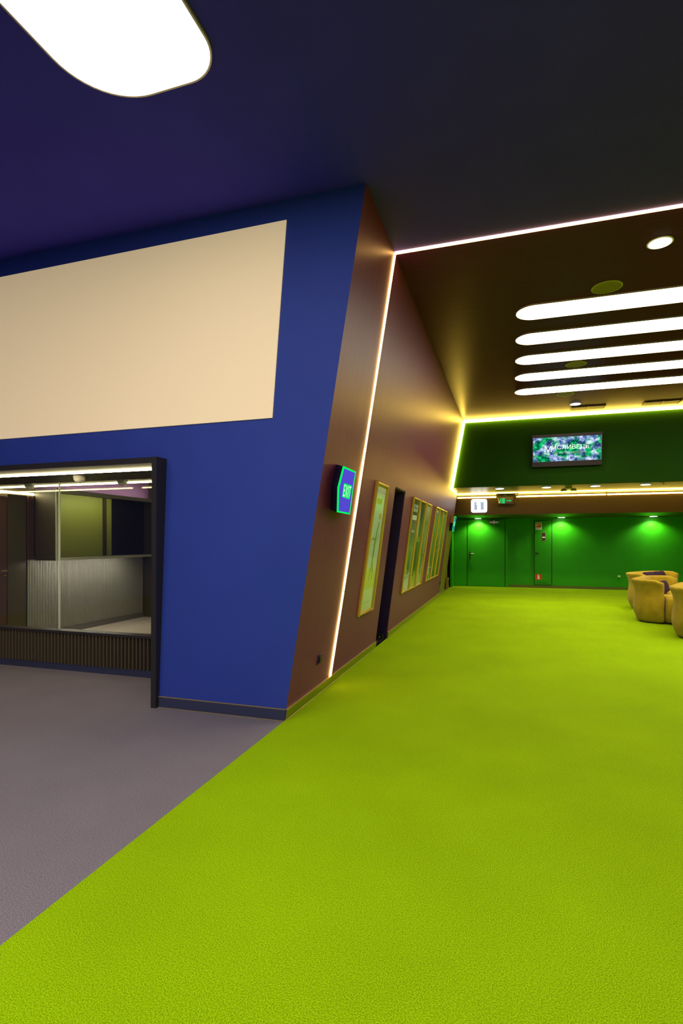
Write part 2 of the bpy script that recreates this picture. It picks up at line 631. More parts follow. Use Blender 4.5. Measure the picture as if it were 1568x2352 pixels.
a = [W(6.82, 0.0, -0.02), W(7.487, 0.0, -0.02), W(7.474, 0.065, -0.02), W(6.81, 0.065, -0.02)]
a = [(-2.10, 6.81, 0.0), (-1.74, 6.81, 0.0), (-1.74, 7.485, 0.0), (-2.10, 7.485, 0.0)]
m.prism(a, (0, 0, 0.004))
m.box(-1.9, -1.75, 7.40, 7.478, 0.004, 0.075)
struct(m.build('trim_3', 'black'), 'black threshold of the doorway')
m = MB()
m.box(-1.805, -1.785, 7.394, 7.40, 0.02, 0.05)
ds = tag(m.build('door_stop', 'brass', bevel=0.003), 'small brass stop at the foot of the doorway', 'door stop')

# skirtings
m = MB()
for y0, y1 in ((3.83, 6.795), (7.505, 14.66)):
    for (z0, z1, n, mi) in ((0.006, 0.087, 0.012, 0), (0.087, 0.094, 0.015, 1), (0.0, 0.006, 0.015, 1)):
        k = 0.165 if y0 > 5 else 0
        a = [W(y0, z0, 0.001), W(y1, z0, 0.001), W(y1, z1, 0.001), W(y0, z1, 0.001)]
        b = [W(y0, z0, n), W(y1, z0, n), W(y1, z1, n), W(y0, z1, n)]
        m.hexa(b, a, mi)
struct(m.build('baseboard_side', ['skirt_metal', 'skirt_lip']), 'brushed metal skirting along the leaning wall')
m = MB()
for (z0, z1, n, mi) in ((0.005, 0.089, 0.012, 0), (0.089, 0.094, 0.014, 1), (0.0, 0.005, 0.014, 1)):
    xr0, xr1 = sx(yb, z0), sx(yb, z1)
    m.hexa([(-2.83, yb - n, z0), (xr0, yb - n, z0), (xr1, yb - n, z1), (-2.83, yb - n, z1)],
           [(-2.83, yb - 0.0005, z0), (xr0, yb - 0.0005, z0), (xr1, yb - 0.0005, z1), (-2.83, yb - 0.0005, z1)], mi)
struct(m.build('baseboard_front', ['skirt_navy', 'skirt_lip']), 'navy skirting with thin brass lips under the blue wall')

# upper back wall, soffit, brown beam, lower soffit, back wall
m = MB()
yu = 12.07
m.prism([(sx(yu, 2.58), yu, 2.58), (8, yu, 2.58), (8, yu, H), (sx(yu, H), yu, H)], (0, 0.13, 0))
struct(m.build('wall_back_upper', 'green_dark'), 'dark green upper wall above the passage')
m = MB()
m.prism([(-1.32, 12.2, 2.58), (8, 12.2, 2.58), (8, 14.45, 2.58), (-2.6, 14.45, 2.58), (-2.6, 13.5, 2.58), (-1.34, 13.5, 2.58)], (0, 0, 0.08))
struct(m.build('ceiling_soffit', 'soffit'), 'dark soffit under the upper green wall')
m = MB()
m.box(-2.6, 8, 14.45, 14.60, 2.08, 2.58)
struct(m.build('trim_4', 'beam'), 'brown beam below the soffit')
m = MB()
m.box(-2.6, 8, 14.60, 16.95, 2.08, 2.16)
struct(m.build('ceiling_passage', 'soffit'), 'low ceiling over the green back wall')
yw = 16.95
m = MB()
m.box(-1.79, 8, yw, yw + 0.15, 0, 2.08)
struct(m.build('wall_back', 'green'), 'green back wall')
m = MB()
m.box(-1.79, -1.735, 16.45, yw, 0, 2.08)
struct(m.build('trim_5', 'green'), 'green pilaster at the corner of the back wall')
m = MB()
m.box(-2.7, -1.79, 16.80, yw, 0, 2.08)
m.box(-2.75, -2.62, 14.7, 16.8, 0, 2.08)
struct(m.build('wall_recess', 'recess'), 'dark brown recess with pipes')
m = MB()
m.box(-0.10, 8, yw - 0.015, yw - 0.0005, 0.0, 0.075)
struct(m.build('baseboard_back', pbr('olive_skirting', (0.10, 0.12, 0.01), 0.5)), 'olive skirting of the green back wall')

# walls outside the picture that close the room
m = MB()
m.box(8, 8.15, -9, 17.1, 0, H)
struct(m.build('wall_right', 'sidewall'))
m = MB()
m.box(-9, 8, -9.15, -9, 0, H)
struct(m.build('wall_rear', 'lobby_blue'))
m = MB()
m.box(-9.15, -9, -9, 4.6, 0, H)
struct(m.build('wall_left', 'lobby_blue'))

# ------------------------------------------------------------------ booth
m = MB()      # portal: leans forward at the top
xb, xt = -2.835, -2.754
m.hexa([(xb - 0.05, 3.79, 0), (xb, 3.79, 0), (xt, 3.69, 2.085), (xt - 0.045, 3.69, 2.085)],
       [(xb - 0.05, 4.60, 0), (xb, 3.829, 0), (xt, 3.829, 2.085), (xt - 0.045, 4.60, 2.085)])
struct(m.build('door_frame', 'brown_frame'), 'dark bronze side board of the booth portal').name = 'trim_6'
m = MB()
m.hexa([(-6.98, 3.692, 2.035), (xt - 0.047, 3.692, 2.035), (xt - 0.047, 3.69, 2.083), (-6.98, 3.69, 2.083)],
       [(-6.98, 4.62, 2.035), (xt - 0.047, 4.62, 2.035), (xt - 0.047, 4.62, 2.083), (-6.98, 4.62, 2.083)])
struct(m.build('trim_7', 'brown_frame'), 'dark bronze header of the booth portal')

# booth walls and ceilings
XI = -6.5
m = MB()
m.box(XI - 0.12, XI, 3.96, 8.3, 0, 2.5)
struct(m.build('wall_booth_left', 'booth_dark'), 'dark brown inner wall of the booth')
m = MB()
m.box(XI, -2.6, 8.3, 8.4, 0, 2.5)
struct(m.build('wall_booth_end', 'booth_dark'), 'dark end wall of the booth')
m = MB()
m.box(-2.72, -2.6, 4.62, 8.3, 0, 2.5)
struct(m.build('wall_booth_right', 'booth_dark'))
m = MB()
m.box(XI, -2.72, 4.63, 5.16, 2.075, 2.5)
struct(m.build('ceiling_booth', 'booth_dark'), 'lowered booth ceiling edge')
m = MB()
m.box(XI, -2.72, 5.16, 8.3, 2.47, 2.55)
struct(m.build('ceiling_booth', 'booth_dark'))
m = MB()
m.box(-6.40, -6.36, 5.45, 8.29, 2.125, 2.47)
struct(m.build('trim_8', 'purple_wall'), 'purple bulkhead above the booth hatch')

# parapet of slats
t = thing('slatted_counter_front', (-4.65, 4.62, 0), 'low dark slatted parapet under the booth glass', 'counter front')
m = MB()
m.box(-6.49, -2.9, 4.622, 4.70, 0.0, 0.40)
m.build('backing', 'slat_back', t)
m = MB()
x = -6.48
while x < -2.91:
    m.box(x, x + 0.013, 4.588, 4.622, 0.075, 0.40)
    x += 0.046
m.build('slats', 'slat', t)
m = MB()
m.box(-6.49, -2.9, 4.584, 4.71, 0.40, 0.43)
m.build('top_rail', 'brown_frame', t, bevel=0.004)
m = MB()
m.box(-6.49, -2.9, 4.606, 4.622, 0.0, 0.072)
m.build('kickboard', 'skirt_navy', t)

# glass panes and joint
xj = -4.73
g1 = thing('glass_pane', (-5.6, 4.66, 0.43), 'frameless glass pane of the booth left of the pale joint', 'glass pane')
m = MB()
m.box(-6.48, xj - 0.004, 4.655, 4.665, 0.431, 2.034)
m.build('pane', 'glass', g1)
m = MB()
m.box(xj - 0.004, xj + 0.006, 4.650, 4.668, 0.431, 2.034)
m.build('edge', 'glass_edge', g1)['label'] = 'pale polished glass edge'
m = MB()
m.box(xj + 0.008, -2.9, 4.655, 4.665, 0.431, 2.034)
tag(m.build('glass_pane', 'glass'), 'frameless glass pane of the booth right of the pale joint', 'glass pane')


def led(name, segs, wd, label, mat='led', channel=None, group=None):
    """light lines made of straight boxes, segs: list of (corner quad, thickness vector)"""
    m = MB()
    for a, d in segs:
        m.prism(a, d)
    o = m.build(name, mat)
    return tag(o, label, 'LED strip', group)


def xline(x0, x1, y, z, wy, hz):
    return ([(x0, y, z), (x1, y, z), (x1, y + wy, z), (x0, y + wy, z)], (0, 0, -hz))


led('led_strip', [xline(-6.45, -2.81, 3.97, 2.035, 0.035, 0.012)], 0, 'warm LED line under the booth header, nearest the lobby', 'boothled')
led('led_strip', [xline(-6.36, -2.74, 5.12, 2.075, 0.035, 0.012)], 0, 'modelled reflection of the warm header LED line, behind the booth glass', 'boothled')  # glowing box in place of the header line's reflection in the glass
led('led_strip', [([(XI + 0.001, 5.0, 2.045), (XI + 0.001, 5.94, 2.045), (XI + 0.001, 5.94, 2.072), (XI + 0.001, 5.0, 2.072)], (0.02, 0, 0))],
    0, 'short LED line along the top of the booth inner wall', 'boothled')

# slat cladding on the inner wall
t = thing('slatted_wall_cladding', (XI, 7.0, 0), 'grey vertical slat cladding on the booth inner wall', 'wall cladding')
m = MB()
m.box(XI + 0.0005, XI + 0.006, 5.82, 8.29, 0.001, 2.03)
m.build('backing', 'slat_back', t)
m = MB()
y = 5.83
while y < 8.27:
    m.box(XI + 0.006, XI + 0.030, y, y + 0.012, 0.09, 1.13)
    y += 0.027
m.build('slats', 'slat_wall', t)
m = MB()
y = 5.83
while y < 5.93:
    m.box(XI + 0.006, XI + 0.030, y, y + 0.012, 1.131, 2.03)
    y += 0.027
m.build('upper_slats', 'booth_door', t)['label'] = 'dark brown slats above the grey ones'
m = MB()
m.box(XI + 0.006, XI + 0.035, 5.82, 8.29, 0.0, 0.085)
m.build('skirting', pbr('booth_skirting', (0.16, 0.15, 0.15), 0.4), t)

# booth door leaf and plain panel left of the slats
d3 = thing('door_3', (XI, 5.1, 0), None, None)
struct(d3, 'brown booth door with chrome handle')
m = MB()
m.box(XI + 0.001, XI + 0.035, 4.75, 5.49, 0.01, 2.0)
m.build('door_leaf', 'booth_door', d3, bevel=0.004)
m = MB()
m.tube([(XI + 0.035, 5.44, 1.0), (XI + 0.09, 5.44, 1.0), (XI + 0.09, 5.36, 1.0)], 0.010)
m.lathe([(0.0, 0.0), (0.016, 0.0), (0.016, 0.012), (0.0, 0.012)], (XI + 0.06, 5.44, 0.93))
m.build('door_handle', 'brass', d3)
m = MB()
m.box(XI + 0.0005, XI + 0.022, 5.51, 5.80, 0.0, 2.03)
struct(m.build('trim_9', pbr('olive_brown_panel', (0.075, 0.062, 0.022), 0.4)), 'olive brown post panel beside the booth door')

# hatch box
t = thing('service_hatch_box', (-6.3, 7.0, 1.14), 'dark wall box in the booth with a pale rim and olive back', 'hatch box')
XH = -6.10
m = MB()
m.box(XI + 0.031, XH, 5.94, 5.96, 1.12, 2.12)
m.build('end_panel', 'booth_dark', t, bevel=0.002)
m = MB()
m.box(XI + 0.031, XH, 5.96, 8.28, 1.14, 1.155)
m.box(XI + 0.031, XH, 5.96, 8.28, 2.105, 2.12)
m.build('shelf_boards', 'booth_dark', t)
m = MB()
m.box(XI + 0.031, XI + 0.045, 5.96, 7.45, 1.155, 2.105)
m.build('back_panel', 'hatch_green', t)
m = MB()
m.box(XI + 0.046, XI + 0.075, 7.24, 7.30, 1.155, 2.105)
m.build('mullion', 'booth_dark', t)
m = MB()
m.box(XI + 0.031, XI + 0.045, 7.46, 8.28, 1.155, 2.105)
m.build('dark_panel', 'booth_black', t)
m = MB()
m.box(XH, XH + 0.012, 5.94, 8.28, 1.120, 1.160)
m.box(XH, XH + 0.012, 5.94, 8.28, 2.078, 2.135)
m.box(XH, XH + 0.012, 5.94, 5.975, 1.160, 2.078)
m.build('rim', 'rim_grey', t)
m = MB()
m.box(XH - 0.03, XH - 0.004, 6.05, 7.4, 2.094, 2.104)
m.build('added_inner_light', emit('hatch_fill', (1.0, 0.95, 0.6), 30), t)  # unseen strip added to brighten the olive back panel
m = MB()
m.box(XH - 0.12, XH - 0.09, 5.975, 7.6, 1.130, 1.139)
m.build('under_light', emit('hatch_under_light', (1.0, 0.92, 0.80), 44), t)

m = MB()
m.box(XH - 0.05, XH - 0.02, 6.0, 8.2, 2.1205, 2.132)
m.build('added_top_light', emit('hatch_top_fill', (1.0, 0.82, 0.86), 24), t)  # hidden strip added to light the purple bulkhead above

# smoke detectors
for (px, py, pz, lab) in ((-4.05, 4.23, 2.034, 'white smoke detector under the booth header, nearest the lobby'),
                          (-4.10, 4.90, 2.074, 'smoke detector reflection modelled behind the booth glass, right of the pale joint'),
                          (-5.42, 4.90, 2.074, 'smoke detector reflection modelled behind the booth glass, left of the pale joint')):
    t = thing('smoke_detector', (px, py, pz), lab, 'smoke detector', 'smoke detectors on the booth ceiling')
    m = MB()
    m.lathe([(0.056, -0.001), (0.058, -0.014), (0.052, -0.022)], (px, py, pz))
    m.build('mounting_base', 'white', t, smooth=False)
    m = MB()
    m.lathe([(0.050, -0.022), (0.052, -0.038), (0.036, -0.056), (0.016, -0.062), (0.014, -0.070), (0.004, -0.071)], (px, py, pz))
    m.build('sensor_head', 'white', t)

# cream board on the blue wall
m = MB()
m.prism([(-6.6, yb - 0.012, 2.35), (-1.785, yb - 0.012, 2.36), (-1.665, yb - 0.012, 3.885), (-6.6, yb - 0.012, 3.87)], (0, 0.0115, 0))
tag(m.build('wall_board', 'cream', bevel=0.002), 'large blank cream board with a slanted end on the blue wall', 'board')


# ------------------------------------------------------------------ lobby lamps and capsule strips
def rrect(x0, x1, y0, y1, r, n=10):
    pts = []
    for cxx, cyy, a0 in ((x1 - r, y1 - r, 0), (x0 + r, y1 - r, 90), (x0 + r, y0 + r, 180), (x1 - r, y0 + r, 270)):
        for k in range(n + 1):
            a = math.radians(a0 + 90 * k / n)
            pts.append((cxx + r * math.cos(a), cyy + r * math.sin(a)))
    return pts


def rr_end(x0, x1, y0, y1, rl, rr, n=12):
    pts = []
    for cxx, cyy, a0, r in ((x1 - rr, y1 - rr, 0, rr), (x0 + rl, y1 - rl, 90, rl), (x0 + rr, y0 + rr, 180, rr), (x1 - rr, y0 + rr, 270, rr)):
        for k in range(n + 1):
            a = math.radians(a0 + 90 * k / n)
            pts.append((cxx + r * math.cos(a), cyy + r * math.sin(a)))
    return pts


def lamp(name, x0, x1, y0, y1, r, label, mat, group, rim=0.012, rl=None):
    rl = rl or r
    t = thing(name, ((x0 + x1) / 2, (y0 + y1) / 2, H), label, 'ceiling lamp', group)
    m = MB()
    m.prism([(x, y, H - 0.0005) for x, y in rr_end(x0, x1, y0, y1, rl, r)], (0, 0, -0.014))
    m.build('diffuser', mat, t)
    m = MB()
    a = rr_end(x0 - 0.001, x1 + 0.001, y0 - 0.001, y1 + 0.001, rl, r)
    b = rr_end(x0 - rim, x1 + rim, y0 - rim, y1 + rim, rl + rim, r + rim)
    n = len(a)
    for i in range(n):
        j = (i + 1) % n
        m.hexa([(*a[i], H - 0.0005), (*a[j], H - 0.0005), (*b[j], H - 0.0005), (*b[i], H - 0.0005)],
               [(*a[i], H - 0.018), (*a[j], H - 0.018), (*b[j], H - 0.018), (*b[i], H - 0.018)])
    m.build('rim', 'rimtrim', t)
    return t


lamp('ceiling_lamp', -2.385, -1.535, -7.5, 2.665, 0.22, 'broad white round-cornered ceiling lamp above the lobby', 'lobby_lamp', None, rl=0.36)
lamp('ceiling_lamp', -0.42, 0.43, -7.5, 2.30, 0.24, 'broad lobby lamp right of the visible one', 'lobby_lamp', None)
lamp('ceiling_lamp', 1.55, 2.40, -7.5, 2.30, 0.24, 'added unseen lobby lamp farthest right, for even light', 'lobby_lamp', None)  # out of view, added to light the lobby evenly
lamp('ceiling_lamp', -4.35, -3.50, -7.5, 1.6, 0.24, 'added unseen lobby lamp left of the visible one, for even light', 'lobby_lamp', None)  # also out of view, added to even out the lobby light
ords = ['first and nearest', 'second', 'third', 'fourth', 'fifth and farthest']
for i, yc in enumerate((6.565, 7.42, 8.27, 9.14, 10.02)):
    hw = 0.205
    lamp('capsule_lamp', 0.045, 7.4, yc - hw, yc + hw, hw - 0.001,
         'long white capsule ceiling lamp, %s of the row of five' % ords[i], 'caps_lamp', 'capsule lamps across the hall ceiling', rim=0.008)

# LED lines that run down the leaning wall and across the ceiling
yl = 4.82


def wallstrip(y0, z0, y1, z1, wd, th):
    a = [W(y0, z0, 0.0005), W(y0 + wd, z0, 0.0005), W(y1 + wd, z1, 0.0005), W(y1, z1, 0.0005)]
    return (a, Vector((0.987 * th, 0, -0.16 * th)))


led('led_strip', [wallstrip(4.885, 0.096, 4.825, H - 0.012, 0.034, 0.010), xline(-1.025, 7.9, 4.825, H - 0.0005, 0.034, 0.010)], 0,
    'thin warm LED line crossing the ceiling and running down the near leaning wall')
led('led_strip', [wallstrip(12.02, 2.56, 12.02, H - 0.045, 0.049, 0.05), xline(-1.02, 7.9, 12.02, H - 0.0005, 0.049, 0.055),
                  ([W(12.005, 2.53, 0.0005), W(13.4, 2.53, 0.0005), W(13.4, 2.555, 0.0005), W(12.005, 2.555, 0.0005)], (0.015, 0, 0))], 0,
    'bright yellow LED line framing the dark green upper wall', 'backled')
led('led_strip', [xline(-1.30, 7.9, 13.70, 2.5795, 0.05, 0.015)], 0, 'LED line under the soffit, farther from the brown beam', 'backled')
led('led_strip', [([(x0, 14.449, 2.52), (x1, 14.449, 2.52), (x1, 14.449, 2.55), (x0, 14.449, 2.55)], (0, -0.015, 0))
                  for x0, x1 in ((-1.38, -0.40), (0.10, 2.18), (2.21, 7.9))], 0, 'modelled broken reflection of the soffit LED line along the top of the brown beam', 'backled')  # glowing boxes that stand in for the soffit line mirrored in the beam


# downlights
def downlight(x, y, z, r, label, group, power, spot=120, blend=0.6, col=(1, 0.97, 0.8)):
    t = thing('downlight', (x, y, z), label, 'downlight', group)
    m = MB()
    m.lathe([(r, -0.0005), (r, -0.006), (r * 0.86, -0.008), (r * 0.86, -0.0006)], (x, y, z), 28)
    m.build('trim_ring', 'white', t)
    m = MB()
    m.lathe([(r * 0.85, -0.0005), (r * 0.85, -0.010), (0.001, -0.011)], (x, y, z), 28)
    m.build('lens', 'down', t)
    ld = bpy.data.lights.new('downlight_beam', 'SPOT')
    ld.energy = power
    ld.spot_size = math.radians(spot)
    ld.spot_blend = blend
    ld.color = col
    ld.shadow_soft_size = 0.05
    lo = bpy.data.objects.new('downlight_beam', ld)
    COL.objects.link(lo)
    lo.location = (0, 0, -0.02)
    lo.parent = t


downlight(1.25, 5.39, H, 0.105, 'round downlight in the brown ceiling just behind the near LED line', 'ceiling downlights of the hall', 60, 130)
downlight(1.165, 11.25, H, 0.105, 'round downlight in the brown ceiling behind the farthest capsule lamp', 'ceiling downlights of the hall', 40, 130)
for x, lab in ((-0.27, 'leftmost'), (0.72, 'second from left'), (1.70, 'third from left'), (2.66, 'fourth from left')):
    downlight(x, 12.62, 2.58, 0.105, 'round downlight in the soffit under the dark green wall, %s in the row' % lab, 'soffit downlights', 70, 125)
for x, y, lab in ((-0.99, 16.74, 'above the green door'), (1.36, 16.74, 'right of the hose cabinet'), (3.72, 16.74, 'above the sofas')):
    downlight(x, y, 2.08, 0.105, 'downlight washing the green back wall %s' % lab, 'downlights before the back wall', 80, 140, 0.6)

# ceiling loudspeakers
for x, y, lab in ((0.94, 6.165, 'round olive ceiling speaker before the nearest capsule lamp'),
                  (0.91, 8.715, 'round ceiling speaker between the third and fourth capsule lamps'),
                  (0.91, 10.43, 'round ceiling speaker behind the farthest capsule lamp')):
    t = thing('ceiling_speaker', (x, y, H), lab, 'ceiling speaker', 'round ceiling speakers')
    m = MB()
    m.lathe([(0.15, -0.0005), (0.15, -0.008), (0.135, -0.010), (0.135, -0.001)], (x, y, H), 36)
    m.build('rim', 'speaker_rim', t)
    m = MB()
    m.lathe([(0.134, -0.0005), (0.134, -0.007), (0.001, -0.009)], (x, y, H), 36)
    m.build('grille', 'speaker', t)

# air vents near the back of the ceiling
for x0, lab in ((1.12, 'two-part dark ceiling vent near the far downlight'), (2.42, 'two-part dark ceiling vent right of the other one')):
    t = thing('ceiling_vent', (x0 + 0.31, 11.66, H), lab, 'ceiling vent', 'ceiling vents before the dark green wall')
    for k in range(2):
        xa = x0 + k * 0.315
        m = MB()
        m.box(xa + 0.008, xa + 0.300, 11.51, 11.80, H - 0.010, H - 0.0005)
        m.build('flap', 'vent', t)
        m = MB()
        m.box(xa, xa + 0.008, 11.505, 11.805, H - 0.014, H - 0.0005)
        m.build('edge_strip', 'vent_edge', t)
        m = MB()
        m.box(xa + 0.300, xa + 0.308, 11.505, 11.805, H - 0.014, H - 0.0005)
        m.build('edge_strip', 'vent_edge', t)


# ------------------------------------------------------------------ exit signs on the leaning wall
def exit_sign(dy, label, topmat, yk=1.0):
    y0 = 4.20 + dy
    t = thing('exit_sign', W(y0, 1.82, 0), label, 'exit sign')
    # outline in (y, z), tilted like the wall
    pl = [(4.077, 1.642), (4.418, 1.640), (4.397, 1.862), (4.400, 2.006), (4.052, 2.006), (3.999, 1.832)]

    def q(y, z, n):
        return W(y + dy, z, n)

    def ins(d):
        c = Vector((4.22, 1.82))
        out = []
        for y, z in pl:
            v = Vector((y, z)) - c
            out.append((c.x + v.x * (1 - d / 0.19), c.y + v.y * (1 - d / 0.19)))
        return out

    m = MB()
    fr = [q(y, z, 0.083) for y, z in pl]
    bk = [q(y + 0.08, z + 0.013, 0.0015) for y, z in pl]
    n = len(pl)
    m.add(fr + bk, [tuple(range(n)), tuple(range(2 * n - 1, n - 1, -1))])
    for i in range(n):
        j = (i + 1) % n
        m.add([fr[i], fr[j], bk[j], bk[i]], [(0, 1, 2, 3)], 1 if (i in (3, 4)) else 0)
    m.build('housing', ['signnavy', topmat], t)
    m = MB()
    o, i_ = [q(y, z, 0.0835) for y, z in pl], [q(y, z, 0.0835) for y, z in ins(0.014)]
    o2, i2 = [q(y, z, 0.094) for y, z in pl], [q(y, z, 0.094) for y, z in ins(0.014)]
    for k in range(n):
        j = (k + 1) % n
        m.hexa([o[k], o[j], i_[j], i_[k]], [o2[k], o2[j], i2[j], i2[k]])
    m.build('lit_edge', 'signgreen', t)
    m = MB()
    fa, fb = [q(y, z, 0.0838) for y, z in ins(0.014)], [q(y, z, 0.091) for y, z in ins(0.014)]
    m.add(fa + fb, [tuple(range(n)), tuple(range(2 * n - 1, n - 1, -1))] + [(k, (k + 1) % n, n + (k + 1) % n, n + k) for k in range(n)])
    fp = m.build('face', 'signface', t)
    # green plate with letters
    m = MB()
    c4 = [(4.135, 1.768), (4.338, 1.764), (4.347, 1.882), (4.125, 1.880)]
    m.hexa([q(y, z, 0.0925) for y, z in c4], [q(y, z, 0.0912) for y, z in c4])
    gp = m.build('letter_plate', 'signblock', t)
    ctr = q(4.236, 1.823, 0.0935)
    ux = q(4.4, 1.8, 0) - q(4.1, 1.8, 0)
    uy = q(4.2, 1.9, 0) - q(4.2, 1.7, 0)
    text('lettering', 'EXIT', 'signletter', ctr, ux, uy, 0.20, 0.095, t, 0.0008)
    return t


exit_sign(0, 'near coffin-shaped exit sign with green lit edge on the leaning wall', 'signnavy')
exit_sign(9.05, 'far exit sign with a gold reflection coloured onto its top, at the end of the leaning wall', 'signreflect')

# sockets
for (y, z, n, lab) in ((4.47, 0.35, 0, 'dark wall socket beside the near LED line'), (13.3, 0.36, 0, 'dark wall socket at the far end of the leaning wall')):
    t = thing('wall_socket', W(y, z, 0), lab, 'socket')
    m = MB()
    a = [W(y - 0.04, z - 0.045, 0.012), W(y + 0.04, z - 0.045, 0.012), W(y + 0.04, z + 0.045, 0.012), W(y - 0.04, z + 0.045, 0.012)]
    b = [W(y - 0.04, z - 0.045, 0.0006), W(y + 0.04, z - 0.045, 0.0006), W(y + 0.04, z + 0.045, 0.0006), W(y - 0.04, z + 0.045, 0.0006)]
    m.hexa(a, b)
    m.build('plate', 'signnavy', t, bevel=0.002)
    m = MB()
    a = [W(y - 0.026, z - 0.03, 0.0125), W(y + 0.026, z - 0.03, 0.0125), W(y + 0.026, z + 0.03, 0.0125), W(y - 0.026, z + 0.03, 0.0125)]
    b = [W(y - 0.026, z - 0.03, 0.02), W(y + 0.026, z - 0.03, 0.02), W(y + 0.026, z + 0.03, 0.02), W(y - 0.026, z + 0.03, 0.02)]
    m.hexa(b, a)
    m.build('insert', 'black', t, bevel=0.002)

# ------------------------------------------------------------------ framed posters
arts = {
    1: art('print_pale', [(0.0, (0.62, 0.70, 0.42)), (0.30, (0.66, 0.72, 0.42)), (0.36, (0.56, 0.68, 0.52)), (0.75, (0.60, 0.68, 0.55)), (0.9, (0.74, 0.72, 0.60)), (1.0, (0.78, 0.76, 0.64))], 2, (1, 1), 0),
    2: art('print_meadow', [(0.0, (0.55, 0.60, 0.52)), (0.14, (0.50, 0.58, 0.55)), (0.2, (0.12, 0.22, 0.06)), (0.45, (0.22, 0.34, 0.12)), (0.6, (0.10, 0.18, 0.08)), (0.72, (0.20, 0.18, 0.14)), (0.82, (0.06, 0.06, 0.05)), (1.0, (0.04, 0.04, 0.05))], 7, (2, 3), 3),
    3: art('print_dark_green', [(0.0, (0.45, 0.55, 0.20)), (0.12, (0.30, 0.42, 0.02)), (0.2, (0.05, 0.12, 0.02)), (0.55, (0.08, 0.14, 0.03)), (0.75, (0.05, 0.14, 0.07)), (0.88, (0.04, 0.05, 0.03)), (1.0, (0.06, 0.07, 0.06))], 5, (1.5, 2), 8),
    4: art('print_pale_streaks', [(0.0, (0.48, 0.55, 0.32)), (0.2, (0.34, 0.42, 0.16)), (0.4, (0.12, 0.20, 0.04)), (0.6, (0.30, 0.38, 0.18)), (0.8, (0.14, 0.20, 0.06)), (0.92, (0.45, 0.46, 0.36)), (1.0, (0.50, 0.48, 0.40))], 6, (3, 1.0), 12),
    5: art('print_forest', [(0.0, (0.20, 0.30, 0.14)), (0.2, (0.06, 0.14, 0.04)), (0.5, (0.14, 0.24, 0.08)), (0.75, (0.18, 0.26, 0.08)), (0.9, (0.20, 0.28, 0.2)), (1.0, (0.30, 0.36, 0.34))], 7, (2, 2), 21),
    6: art('print_grey_green', [(0.0, (0.05, 0.12, 0.03)), (0.4, (0.10, 0.18, 0.08)), (0.65, (0.22, 0.30, 0.16)), (0.9, (0.16, 0.22, 0.14)), (1.0, (0.08, 0.08, 0.10))], 5, (2, 2), 31),
    7: art('print_deep_green', [(0.0, (0.03, 0.09, 0.02)), (0.35, (0.07, 0.16, 0.04)), (0.7, (0.16, 0.28, 0.14)), (0.92, (0.2, 0.3, 0.2)), (1.0, (0.14, 0.16, 0.16))], 6, (2, 2), 44),
}


